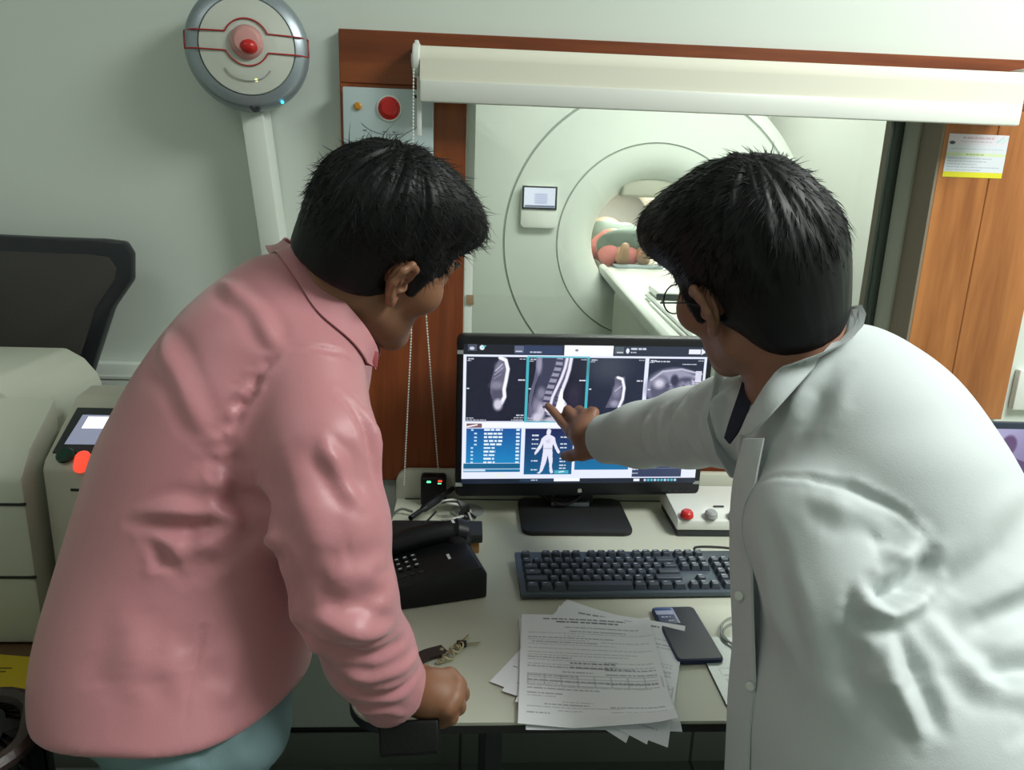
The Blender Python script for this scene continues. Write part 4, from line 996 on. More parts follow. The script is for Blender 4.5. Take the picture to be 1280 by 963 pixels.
# ---------------------------------------------------------------- film printer on its table, left
tb = thing('side_table', 'low dark table carrying the grey film printer on the left', 'table', (-.95, 1.2, 0))
TX0, TX1, TY0, TY1 = -1.5, -.54, .86, 1.47
B().box((TX0, TY0, .722), (TX1, TY1, .748), .003).build('table_top', mat('brown_laminate', S(92, 70, 46), .45), tb)
for x in (TX0+.03, TX1-.07):
    for y in (TY0+.03, TY1-.07): B().box((x, y, 0), (x+.04, y+.04, .723), .003).build('leg', M_['dark'], tb)
fp_ = thing('film_printer', 'bulky grey film printer with a lit display and red button', 'printer', (-.85, 1.25, .748))
c0 = (-0.6189,1.0900,1.0356); c1 = (-0.5105,1.0900,0.8668)
body = B()
PZ = .748
bt = (-0.7651,1.4000,1.1293)
e1 = (-0.6743,1.3800,1.0955)
xa = (-0.7310,1.4000,1.1300)[0]; xb = e1[0]; zt = bt[2]; zb_ = e1[2]
xl = -1.30
body.prism([(xl, PZ+.004), (xb, PZ+.004), (xb, zb_-.03), (xb-.006, zb_-.012), (xa+.03, zt-.018), (xa, zt), (xl, zt)], (0, 1.15, 0), (1, 0, 0), (0, 0, 1), (0, .25, 0), .006).build('rear_body', M_['offw'], fp_)
xf = (-0.6154,1.0700,1.0059)[0]
B().prism([(0, PZ+.004), (0, PZ+.27), (.03, PZ+.305), (.115, zt-PZ+PZ-.02), (.115, PZ+.004)], (xl, 1.04, 0), (0, 1, 0), (0, 0, 1), (xf-xl-.012, 0, 0), .008).build('front_body', M_['offw'], fp_)
gz1 = (-0.6294,1.0400,0.9799)[2]; gz2 = (-0.6442,1.0400,0.8641)[2]
gr = B()
for z in (gz1, gz2): gr.box((xl, 1.0385, z-.002), (xf-.012, 1.042, z+.002))
gr.build('panel_seam', M_['edge'], fp_)
B().box((xf-.19, 1.036, PZ+.03), (xf-.09, 1.042, PZ+.045), .002).build('tray_handle', M_['steel'], fp_)
# control module with sloping display
XR = xf+.15; zf = (-0.6053,1.0700,1.0334)[2]; zk = (-0.6106,1.1900,1.1007)[2]
B().prism([(1.07, PZ+.004), (1.07, zf-.012), (1.078, zf), (1.19, zk), (1.20, zk), (1.24, zk+.004), (1.24, PZ+.004)], (xf, 0, 0), (0, 1, 0), (0, 0, 1), (XR-xf, 0, 0), .004).build('control_module', mat('beige_plastic', S(190, 188, 172), .5), fp_)
sd = Vector((0, 1.19-1.078, zk-zf)).normalized(); sn = Vector((0, -sd.z, sd.y)); so = Vector((xf, 1.078, zf))
SL = math.hypot(1.19-1.078, zk-zf)
bz = B().prism([(.008, .012), (XR-xf-.02, .012), (XR-xf-.02, SL*.78), (.008+.004, SL*.78)], so, (1, 0, 0), sd, sn*.003, .001).build('display_bezel', M_['dark'], fp_)
dsq = B().prism([(.020, .028), (.118, .028), (.118, SL*.66), (.026, SL*.66)], so+sn*.003, (1, 0, 0), sd, sn*.0006).build('display', mat('lcd_grey', S(60, 64, 74), .3, emit=S(150, 156, 178), estr=.75), bz)
B().prism([(.034, SL*.45), (.112, SL*.45), (.112, SL*.63), (.036, SL*.63)], so+sn*.0038, (1, 0, 0), sd, sn*.0004).build('display_line', mat('lcd_white', S(200, 204, 212), .3, emit=S(250, 252, 255), estr=1.2), bz)
B().lathe([(.013, 0), (.013, .004), (.010, .007), (0, .008)], so+Vector((.03, 0, 0))+sd*.006+sn*.002, sn, 24).build('round_button', mat('green_button', S(20, 60, 46), .3), fp_)
rc = Vector((-0.5564,1.0670,1.0352))
B().prism([(x*1.0, z*1.0) for x, z in rrect(.022, .034, .0105, 6)], (rc.x, 1.071, rc.z), (1, 0, .0), (.25, 0, 1), (0, -.006, 0), .002).build('status_light', M_['redlamp'], fp_)
rm_ = (-0.5702,1.0690,0.9905); B().box((rm_[0]-.008, 1.0692, rm_[2]-.002), (rm_[0]+.004, 1.071, rm_[2]+.002)).build('printed_mark', M_['edge'], fp_)
B().ball((-0.5823,1.2350,1.0912), (.012, .012, .008), 14).build('rear_knob', M_['edge'], fp_)
yf = thing('folder', 'yellow card folder lying in front of the film printer', 'folder', (-.72, .95, .75))
B().prism([(-1.0, .90), (-.82, .87), (-.565, .875), (-.565, 1.0), (-.75, 1.025), (-1.0, 1.02)], (0, 0, .748), (1, 0, 0), (0, 1, 0), (0, 0, .004), .001).build('folder_cover', M_['yellow'], yf)
pr_ = B()
for q in range(4): 
    p = Vector((-0.6552,0.9815,0.7530))+Vector((0, -q*.008, 0)); pr_.box((p.x-.03, p.y-.0012, .7518), (p.x+.012-.004*q, p.y+.0012, .7524))
pr_.build('handwriting', mat('brown_ink', S(90, 76, 20), .8), yf)

chr_ = thing('office_chair', 'dark office chair with a wide mesh back behind the film printer', 'chair', (-1.02, 1.33, 0))
cy = 1.53
tr = (-0.6613,1.5300,1.3063); nt_ = (-0.7194,1.5300,1.1492); bt_ = (-0.7618,1.5300,1.0417)
xc = -1.02; hw = tr[0]-xc
def back_poly(g):
    pts = [(hw-.05-g, tr[2]+.008-g), (hw-.012-g, tr[2]+.004-g), (hw-g, tr[2]-.018-g), (hw-.004-g, tr[2]-.07), (nt_[0]-xc+.012-g, nt_[2]+.03), (nt_[0]-xc-.008-g, nt_[2]-.02), (bt_[0]-xc-g, bt_[2]), (bt_[0]-xc-.05-g, bt_[2]-.14), (bt_[0]-xc-.12, bt_[2]-.17+g)]
    top = [(x, tr[2]+.012-g-.006*abs(x)/hw) for x in (-.2, -.1, 0, .1, .2)]
    return [(x, z) for x, z in pts[::-1]]+[(x, z) for x, z in top[::-1]]+[(-x, z) for x, z in pts]
B().prism(back_poly(0), (xc, cy-.03, 0), (1, 0, 0), (0, .03, 1), (0, .028, 0), .006).build('back_frame', mat('black_frame', S(28, 30, 36), .4), chr_)
B().prism(back_poly(.03), (xc, cy-.034, 0), (1, 0, 0), (0, .03, 1), (0, .006, 0), .002).build('back_mesh', mat('grey_mesh', S(58, 56, 52), .8, bump=.4, scale=500), chr_)
B().prism(rrect(.44, .40, .08), (xc, 1.32, .44), (1, 0, 0), (0, 1, 0), (0, 0, .07), .02).build('seat', M_['blackl'], chr_)
B().tube(spline([(xc, 1.36, .44), (xc, 1.52, .45), (xc, 1.60, .55), (xc, 1.62, .9)], 6), .018, 10).build('back_stem', M_['black'], chr_)
B().cyl((xc, 1.32, .08), (xc, 1.32, .44), .028).build('column', M_['steel'], chr_)
for k in range(5):
    a = 2*math.pi*k/5+.3; e = Vector((xc+.27*math.cos(a), 1.32+.27*math.sin(a), .07))
    l = B().tube([(xc, 1.32, .11), e], [.025, .016], 8).build('leg', M_['black'], chr_)
    B().cyl(e+Vector((-.012, 0, -.045)), e+Vector((.012, 0, -.045)), .025).build('castor', M_['black'], l)

bg = thing('bag', 'dark leather bag with a brown rim at the lower left corner', 'bag', (-.76, .76, .45))
bq = math.radians(24); bU = Vector((math.cos(bq), math.sin(bq), 0)); bV = Vector((-bU.y, bU.x, 0)); be = Vector((-0.5027,0.7900,0.8294)); bc = Vector((be.x, be.y, 0))-bU*.205-bV*.02; bz = be.z
B().prism(rrect(.42, .15, .06, 6), bc+Vector((0, 0, .45)), bU, bV, (0, 0, bz-.445), .03).build('bag_body', M_['blackl'], bg)
B().tube([bc+Vector((0, 0, bz))+bU*x+bV*y for x, y in rrect(.41, .14, .055, 6)], .011, 8, closed=True).build('bag_rim', M_['leather'], bg)
bst = thing('stool', 'dark round stool under the leather bag', 'stool', (bc.x, bc.y, 0))
B().cyl((bc.x, bc.y, .42), (bc.x, bc.y, .449), .16, bev=.006).build('seat', M_['blackl'], bst)
B().cyl((bc.x, bc.y, .02), (bc.x, bc.y, .42), .025).build('column', M_['dark'], bst)
B().cyl((bc.x, bc.y, 0), (bc.x, bc.y, .02), .15, bev=.004).build('base', M_['dark'], bst)
ws = thing('wall_socket', 'small white wall socket right of the wooden board at the right edge', 'socket', (1.3139,1.6400,1.0173))
w0 = (1.2637,1.6400,1.0700); w1 = (1.3077,1.6400,0.9743)
B().box((w0[0]+.006, 1.632, w1[2]), (w0[0]+.085, 1.6495, w0[2]), .003).build('cover_plate', M_['white'], ws)
B().box((w0[0]+.03, 1.630, w1[2]+.025), (w0[0]+.06, 1.633, w0[2]-.025), .002).build('rocker', M_['white'], ws)

# cables on the floor under the desk
for i, (pts, lab) in enumerate((
    ([(.10, 1.15, .006), (.2, 1.12, .006), (.28, 1.18, .006), (.40, 1.15, .006)], 'black cable lying on the floor under the papers'),
    ([(-.35, 1.45, .006), (-.28, 1.2, .006), (-.33, 1.05, .006), (-.25, .95, .006)], 'dark cable on the floor tiles beside the blue grey trousers'),
    ([(.6, 1.2, .006), (.62, 1.05, .006), (.75, 1.02, .006), (.8, 1.2, .006)], 'black cable looping on the floor under the smartphone'))):
    o = B().tube(spline(pts, 10), .005, 7).build('floor_cable', M_['cable']); tag(rebase(o, pts[0]), lab, 'cable')
# ---------------------------------------------------------------- people
A_TORSO=([0.966, -0.1205, -0.2289],
  [(-0.3476, 0.8105, 0.757, 0.1548, 0.165), (-0.3573, 0.8306, 0.7899, 0.1602, 0.165), (-0.3608, 0.8501, 0.8221, 0.1632, 0.165), (-0.3603, 0.8694, 0.8542, 0.1633, 0.165), (-0.3564, 0.8885, 0.8864, 0.1632, 0.165), (-0.3513, 0.9077, 0.9192, 0.1626, 0.1651), (-0.3447, 0.9259, 0.953, 0.1614, 0.1676), (-0.3356, 0.9403, 0.9893, 0.1604, 0.1702), (-0.3266, 0.9549, 1.026, 0.1598, 0.1727), (-0.3178, 0.9695, 1.0631, 0.1594, 0.1752), (-0.3048, 0.9838, 1.0997, 0.1549, 0.1777), (-0.2917, 0.9981, 1.1367, 0.1498, 0.1788), (-0.2787, 1.0109, 1.1747, 0.1422, 0.1671), (-0.2618, 1.0179, 1.2137, 0.1317, 0.1553), (-0.2462, 1.025, 1.2528, 0.1181, 0.1284), (-0.2358, 1.0327, 1.2929, 0.0909, 0.0893), (-0.2283, 1.0406, 1.3335, 0.0495, 0.055)])
B_TORSO=([0.975, 0.0001, 0.2224],
  [(0.5008, 0.6574, 0.7675, 0.1721, 0.17), (0.5057, 0.6737, 0.7928, 0.1745, 0.1693), (0.511, 0.6901, 0.819, 0.1773, 0.1685), (0.5163, 0.7068, 0.8459, 0.1801, 0.1678), (0.52, 0.7237, 0.8732, 0.1821, 0.1671), (0.5232, 0.7407, 0.9011, 0.1835, 0.1663), (0.5248, 0.758, 0.9293, 0.1831, 0.1656), (0.5252, 0.7754, 0.958, 0.1815, 0.1656), (0.5238, 0.793, 0.9871, 0.1782, 0.1685), (0.5201, 0.8111, 1.0162, 0.1724, 0.1715), (0.5156, 0.8295, 1.0458, 0.1658, 0.1744), (0.5088, 0.848, 1.0757, 0.1595, 0.1774), (0.5018, 0.8668, 1.1062, 0.1529, 0.1788), (0.4948, 0.8859, 1.1376, 0.1458, 0.1671), (0.4868, 0.9025, 1.1705, 0.1357, 0.1553), (0.4802, 0.9155, 1.2058, 0.1182, 0.1284), (0.4713, 0.9285, 1.2409, 0.0925, 0.0893), (0.4578, 0.9415, 1.2751, 0.0608, 0.055)])

def frame(az, pitch, roll):
    """columns: right, forward, up of a head facing azimuth az (degrees from +Y towards +X)"""
    a, p, r = [math.radians(v) for v in (az, pitch, roll)]
    f = np.array([math.sin(a)*math.cos(p), math.cos(a)*math.cos(p), -math.sin(p)]); r0 = np.array([math.cos(a), -math.sin(a), 0]); u0 = np.cross(r0, f)
    return np.stack([math.cos(r)*r0+math.sin(r)*u0, f, -math.sin(r)*r0+math.cos(r)*u0], 1)
def head_fn(R, o, s=1.0, jaw=0):
    """face, skull and ears in head space: x right, y forward, z up"""
    E = []
    E.append((ell((0, -.012, .032), (.074, .096, .086)), .01)); E.append((ell((0, .030, -.025), (.060, .060, .082)), .03))
    for q in (-1, 1):
        E.append((cone((q*.050, -.008, -.055), (q*.016, .070, -.094), .022, .020), .025))
        E.append((ell((q*.045, .056, -.014), (.027, .027, .027)), .02)); E.append((ell((q*.022, .052, -.070), (.028, .022, .026)), .02))
        E.append((cone((q*.012, .089, .030), (q*.040, .074, .030), .011, .009), .012))
    E.append((cone((-.015, .074, -.098), (.015, .074, -.098), .018, .018), .02))
    E.append((cone((0, .088, .022), (0, .110, -.020), .008, .011), .008))
    for q in (-1, 1): E.append((ell((q*.012, .098, -.024), (.009, .011, .008)), .006))
    E.append((cone((-.018, .085, -.050), (.018, .085, -.050), .007, .007), .006)); E.append((cone((-.016, .083, -.061), (.016, .083, -.061), .008, .008), .006))
    base = union(E)
    eyes = [ell((q*.031, .092, .010), (.016, .016, .010)) for q in (-1, 1)]
    lids = [ell((q*.031, .078, .010), (.0125, .0125, .0125)) for q in (-1, 1)]
    ears = []
    for q in (-1, 1):
        rim = [(q*.073, .004, .010, .0045), (q*.083, -.002, .026, .0048), (q*.089, -.014, .032, .0048), (q*.092, -.024, .022, .0046), (q*.090, -.026, .004, .0044), (q*.084, -.017, -.014, .0048), (q*.078, -.006, -.026, .0062), (q*.073, .0, -.020, .005)]
        ears.append((chain(rim, .004), .004)); ears.append((ell((q*.077, -.012, .006), (.005, .015, .026)), .005))
        ears.append((chain([(q*.078, -.004, -.006, .004), (q*.083, -.014, .006, .004), (q*.085, -.018, .018, .0035)], .003), .004))
        ears.append((ell((q*.074, .002, -.004), (.007, .005, .008)), .005))
    ear = union(ears); R = f3(R); o = f3(o)
    def f(P):
        q = ((P-o)@R)/s; d = base(q)
        for e in eyes: d = smax(d, -e(q), .008)
        for e in lids: d = smin(d, e(q), .002)
        hole = ell((.080, -.003, .002), (.008, .006, .009))(q); hole2 = ell((-.080, -.003, .002), (.008, .006, .009))(q)
        e = smax(smax(ear(q), -hole, .003), -hole2, .003)
        return smin(d, e, .005)*s
    return f
def hair_fn(R, o, s, style):
    R = f3(R); o = f3(o)
    cap = union([(ell((0, -.016, .036), (.083, .105, .094)), .02), (ell((0, -.058, -.028), (.064, .050, .062)), .03)]+[(ell(c, r), k) for c, r, k in style['lumps']])
    skull = union([(ell((0, .052, -.045), (.085, .075, .078)), .01)])
    def f(P):
        q = ((P-o)@R)/s; d = cap(q)
        x, y, z = q[:, 0], q[:, 1], q[:, 2]; ax = np.abs(x)
        # hairline: front edge over the brow, back round the ears, down to the nape
        d = smax(d, -ell((0, .098, -.052+style['brow']), (.076, .062, .114))(q), .008)
        for t in (-1, 1):
            d = smax(d, -ell((t*.088, .020, -.058), (.036, .044, .066))(q), .006)
            d = smax(d, -ell((t*.094, -.013, .000), (.030, .024, .038))(q), .005)
            d = smin(d, cone((t*.0715, .022, .022), (t*.0705, .019, -.012+style['burn']), .010, .007)(q), .008)
        d = smax(d, (style['nape']-z)*.9-.0*y, .006)
        return d*s
    return f
def hair_mesh(name, R, o, s, style, parent, seed):
    f = hair_fn(R, o, s, style); lo = np.array(o)-.19*s; hi = np.array(o)+.19*s
    V, F = surfnet(f, lo, hi, .0026); V = smooth_v(V, F, 1); N = normals(V, F)
    q = ((V-np.array(o))@R)/s
    rng = np.random.default_rng(seed)
    # locks: ridges running along the comb direction
    cw = style['crown']; ang = np.arctan2(q[:, 0]-cw[0], q[:, 1]-cw[1]); rad = np.hypot(q[:, 0]-cw[0], q[:, 1]-cw[1])
    amp = style['lock']*np.clip((q[:, 2]-.0)/.05, .12, 1)
    L = np.zeros(len(V))
    for k in range(5):
        n = [9, 15, 23, 31, 44][k]; L += np.sin(ang*n+rng.random()*6+2.2*np.sin(rad*(28+9*k)+rng.random()*6)+1.2*np.sin(q[:, 2]*40+k))/(1+k*.5)
    V = V+N*(L*amp*.42)[:, None]
    N = normals(V, F)
    # loose strands along the same flow
    Q = V; idx = rng.choice(len(V), style['n'], replace=False); VV = [V]; FF4 = []; base = len(V); sv = []; sf = []
    up = R[:, 2]; cwW = np.array(o)+R@np.array([cw[0], cw[1], .12])*s
    for i in idx:
        z = q[i, 2]
        if z < style['nape']+.004: continue
        p = V[i]; n = N[i]; g = p-cwW; g = g-n*(g@n); g = g/(np.linalg.norm(g)+1e-6)
        g = g+R[:, 1]*style['fwd']*max(0, z*8)+rng.normal(size=3)*style['mess']; g = g-n*(g@n); g /= np.linalg.norm(g)+1e-6
        Ln = style['len']*(.4+rng.random()*.8)*(np.clip((z+.02)/.06, .22, 1)); lift = style['lift']*(.2+rng.random()*1.1)*np.clip((z)/.06, .08, 1)
        curl = rng.normal(size=3)*style['curl']; sd = np.cross(g, n); w = .00075*s
        pts = []
        for t in (0, .35, .7, 1):
            pts.append(p-n*.0012+g*Ln*t+n*(lift*math.sin(t*2.2)-(.004 if t == 0 else 0))+curl*Ln*t*t)
        b0 = base+len(sv)
        for j, pp in enumerate(pts):
            ww = w*(1-j/3.3); sv += [pp-sd*ww, pp+sd*ww, pp+n*ww*1.2]
        for j in range(3):
            a = b0+j*3
            for k in range(3): sf.append((a+k, a+(k+1) % 3, a+3+(k+1) % 3, a+3+k))
    return np_mesh(name, np.concatenate([V, np.array(sv)]), np.concatenate([F, np.array(sf)]), M_['hair'], parent)
def cloth_mesh(name, f, lo, hi, h, m, parent, flist=(), noise=(0, 1), seed=1, it=2):
    V, F = surfnet(f, lo, hi, h); V = smooth_v(V, F, it)
    if noise[0]: V = V+normals(V, F)*cloth_noise(V, noise[0], noise[1], seed)[:, None]
    if flist: V = folds(V, F, flist); V = smooth_v(V, F, 1, .3)
    return np_mesh(name, V, F, m, parent)
def push_out(P, f, clear):
    P = f3(P)
    for _ in range(4):
        d = f(P); e = 1e-3
        g = np.stack([f(P+f3(v))-d for v in np.eye(3)*e], 1); g /= np.linalg.norm(g, axis=1)[:, None]+1e-9
        P = P+g*np.maximum(0, clear-d)[:, None]
    return P
def band(name, inner, outer, m, parent, th=.0022, n=10, puff=.0, f=None, clear=.004):
    """cloth strip between two edge curves, given thickness"""
    A = np.array(spline(inner, n)); Bq = np.array(spline(outer, n)); rows = [A+(Bq-A)*t for t in (0, .2, .4, .6, .8, 1)]
    nn = np.cross(np.gradient(A, axis=0), Bq-A); nn /= np.linalg.norm(nn, axis=1)[:, None]+1e-9
    rows = [r+nn*puff*math.sin(math.pi*t) for r, t in zip(rows, (0, .2, .4, .6, .8, 1))]
    if f is not None: rows = [push_out(r, f, clear+.003*i) for i, r in enumerate(rows[::-1])][::-1]
    front = [r+nn*th/2 for r in rows]; back = [r-nn*th/2 for r in rows]; ring = front+back[::-1]
    V = np.stack(ring, 1); k = V.shape[1]; cnt = V.shape[0]; idx = np.arange(cnt*k).reshape(cnt, k); F = []
    for i in range(cnt-1):
        for j in range(k): F.append((idx[i, j], idx[i, (j+1) % k], idx[i+1, (j+1) % k], idx[i+1, j]))
    for i in (0, cnt-1):
        for j in range(5): F.append((idx[i, j], idx[i, j+1], idx[i, k-2-j], idx[i, k-1-j]))
    g = B(); vs = [g.bm.verts.new(p) for p in V.reshape(-1, 3)]
    for q in F:
        try: g.bm.faces.new([vs[i] for i in q])
        except ValueError: pass
    return g.build(name, m, parent, sharp=50)

# ---- man in the pink shirt
A = thing('person', 'man in a pink shirt leaning over the left end of the desk', 'person', (-.36, .83, 0))
AR_ = frame(50, 20, -25); AO = np.array((-0.1176,1.0177,1.3504)); AS = 1.01
AW = (-0.0584,0.8507,0.8000); 
nk0 = AO+AR_@np.array([0, -.035, -.06])*AS; nk1 = np.array((-0.2014,1.0275,1.2907))
hand_pts = dict(
    w=(-0.0740,0.8526,0.8035), palm=(-0.0398,0.8508,0.8046),
    k=[(-0.0157,0.8685,0.8180), (-0.0059,0.8520,0.8168), (-0.0086,0.8350,0.8106), (-0.0163,0.8234,0.8042)])
def fist(hp):
    E = [(cone(hp['w'], hp['palm'], .025, .030), .012)]
    tips = [(-0.0177,0.8798,0.7825), (-0.0108,0.8595,0.7857), (-0.0145,0.8431,0.7815), (-0.0234,0.8323,0.7780)]
    mids = [(-0.0029,0.8775,0.7966), (0.0005,0.8617,0.7962), (-0.0033,0.8446,0.7899), (-0.0122,0.8288,0.7868)]
    ends = [(-0.0321,0.8687,0.7762), (-0.0273,0.8528,0.7763), (-0.0320,0.8418,0.7729), (-0.0387,0.8321,0.7736)]
    for i, k in enumerate(hp['k']):
        r = [.0105, .0108, .0102, .0092][i]
        E.append((cone(hp['palm'], k, .024, r*1.12), .014))
        E.append((chain([(*k, r*1.12), (*mids[i], r), (*tips[i], r*.95), (*ends[i], r*.85)], .003), .0032))
    E.append((chain([(*hp['w'], .016), (*(-0.0519,0.8791,0.8105), .015), (*(-0.0314,0.8986,0.7912), .0115), (*(-0.0181,0.8945,0.7790), .0095)], .004), .010))
    return union(E)
AE = (-0.1378,0.7854,0.9827); ASh = (-0.1774,0.8848,1.1896)
def hanging():
    w = np.array((-.335, 1.145, .745)); E = [(cone(w, w+(0, -.005, -.05), .024, .027), .014)]
    for i, (dx, dy) in enumerate(((.004, .026), (.006, .009), (.004, -.009), (0, -.026))):
        k = w+np.array((0, dy*.8-.006, -.075)); m = k+np.array((dx+.006, dy*.12, -.036)); t = m+np.array((.016, 0, -.026)); r = (.0098, .0102, .0098, .0088)[i]
        E.append((cone(w+(0, -.005, -.05), k, .024, r*1.15), .012)); E.append((chain([(*k, r*1.1), (*m, r), (*t, r*.85)], .003), .004))
    E.append((chain([(*w+(0, .01, -.02), .015), (*w+np.array((.02, .04, -.055)), .0115), (*w+np.array((.026, .046, -.085)), .0095)], .004), .01))
    return group(union(E), w+(0, 0, -.06), .10)
hang_f = hanging()
body_f = union([
    (group(head_fn(AR_, AO, AS), AO, .17), .01),
    (cone(nk0, nk1, .058, .066), .02),
    (loft(A_TORSO[0], A_TORSO[1], -.034), .03),
    (chain([(*ASh, .05), (*AE, .038), (*hand_pts['w'], .024)]), .02),
    (chain([(-.275, 1.10, 1.20, .05), (-.335, 1.17, .96, .038), (-.335, 1.145, .75, .024)]), .02),
    (hang_f, .008),
    (group(fist(hand_pts), hand_pts['palm'], .09), .008)], .02)
V, F = surfnet(body_f, (-.58, .62, .58), (.08, 1.26, 1.52), .0026); V = smooth_v(V, F, 1, .4)
plabel(np_mesh('body', V, F, M_['skin'], A), 'brown skinned head and hands')
for q in (-1, 1):
    c = AO+AR_@np.array([q*.031, .076, .010])*AS; B().ball(c, .0122, 16).build('eye', M_['white'], A)
hA = dict(crown=(0, -.05), lumps=[((0, .048, .088), (.066, .058, .040), .025), ((0, -.01, .085), (.074, .085, .055), .03), ((0, .074, .086), (.050, .026, .026), .02), ((.0, -.05, .06), (.074, .062, .06), .02)],
          burn=.004, nape=-.040, brow=.018, lock=.0036, n=6000, len=.024, fwd=1.1, mess=.4, lift=.0028, curl=.22)
hair_mesh('hair', AR_, AO, AS, hA, A, 3)
for q in (-1, 1):
    eb = B(); eb.tube([AO+AR_@np.array(p)*AS for p in ((q*.014, .098, .030), (q*.028, .096, .036), (q*.043, .082, .033))], [.003, .0036, .002], 6)
    eb.build('eyebrow', M_['hair'], A)
# shirt
hem = [np.array(p) for p in ((-0.5024,0.8235,0.8099), (-0.2807,0.6617,0.8760), (-0.2001,0.8164,0.8522))]
hmid = f3((-0.2672,0.6963,0.8919)); hlat = f3(cr)
def hem_cut(P): return (P-f3(hem[0]))@f3(hn)-.024*np.exp(-(((P-hmid)@hlat)/.085)**2)
hn = np.cross(hem[1]-hem[0], hem[2]-hem[0]); hn /= np.linalg.norm(hn); hn = hn if hn[2] < 0 else -hn
torsoA = loft(A_TORSO[0], A_TORSO[1], 0)
sleeveA = chain([(*(-0.1954,0.9154,1.2029), .072), (*(-0.1696,0.8458,1.1428), .066), (*(-0.1522,0.8070,1.0600), .0635), (*(-0.1360,0.7853,0.9827), .057), (*(-0.1129,0.8207,0.8883), .052), (*(-0.0871,0.8501,0.8103), .046)], .02)
cuffN = np.array((-0.0636,0.8510,0.7998))-np.array((-0.1129,0.8207,0.8883)); cuffN /= np.linalg.norm(cuffN); cuffP = f3((-0.0730,0.8526,0.8035))
lsl = chain([(-.275, 1.10, 1.20, .072), (-.315, 1.16, 1.08, .064), (-.335, 1.17, .96, .056), (-.335, 1.15, .80, .046)], .02)
def shirtA(P):
    d = torsoA(P); d = smax(d, hem_cut(P), .012)
    sl = smax(sleeveA(P), (P-cuffP)@f3(cuffN), .006)
    d = smin(d, sl, .028); d = smin(d, smax(lsl(P), .775-P[:, 2], .006), .03)
    return d
def gathers(seam, step, n, w, amp):
    """small puckers leaving a seam sideways"""
    P = np.array(spline(seam, 8)); st = np.array(step); out = []
    for k in range(n):
        p = P[int((k+.5)/n*(len(P)-1))]; q = p+st*(.6+.5*math.sin(k*2.3+1)**2)
        out.append(([tuple(p), tuple((p+q)/2+st[[1, 0, 2]]*.05), tuple(q)], w, amp if k % 2 else -amp*.8))
    return out
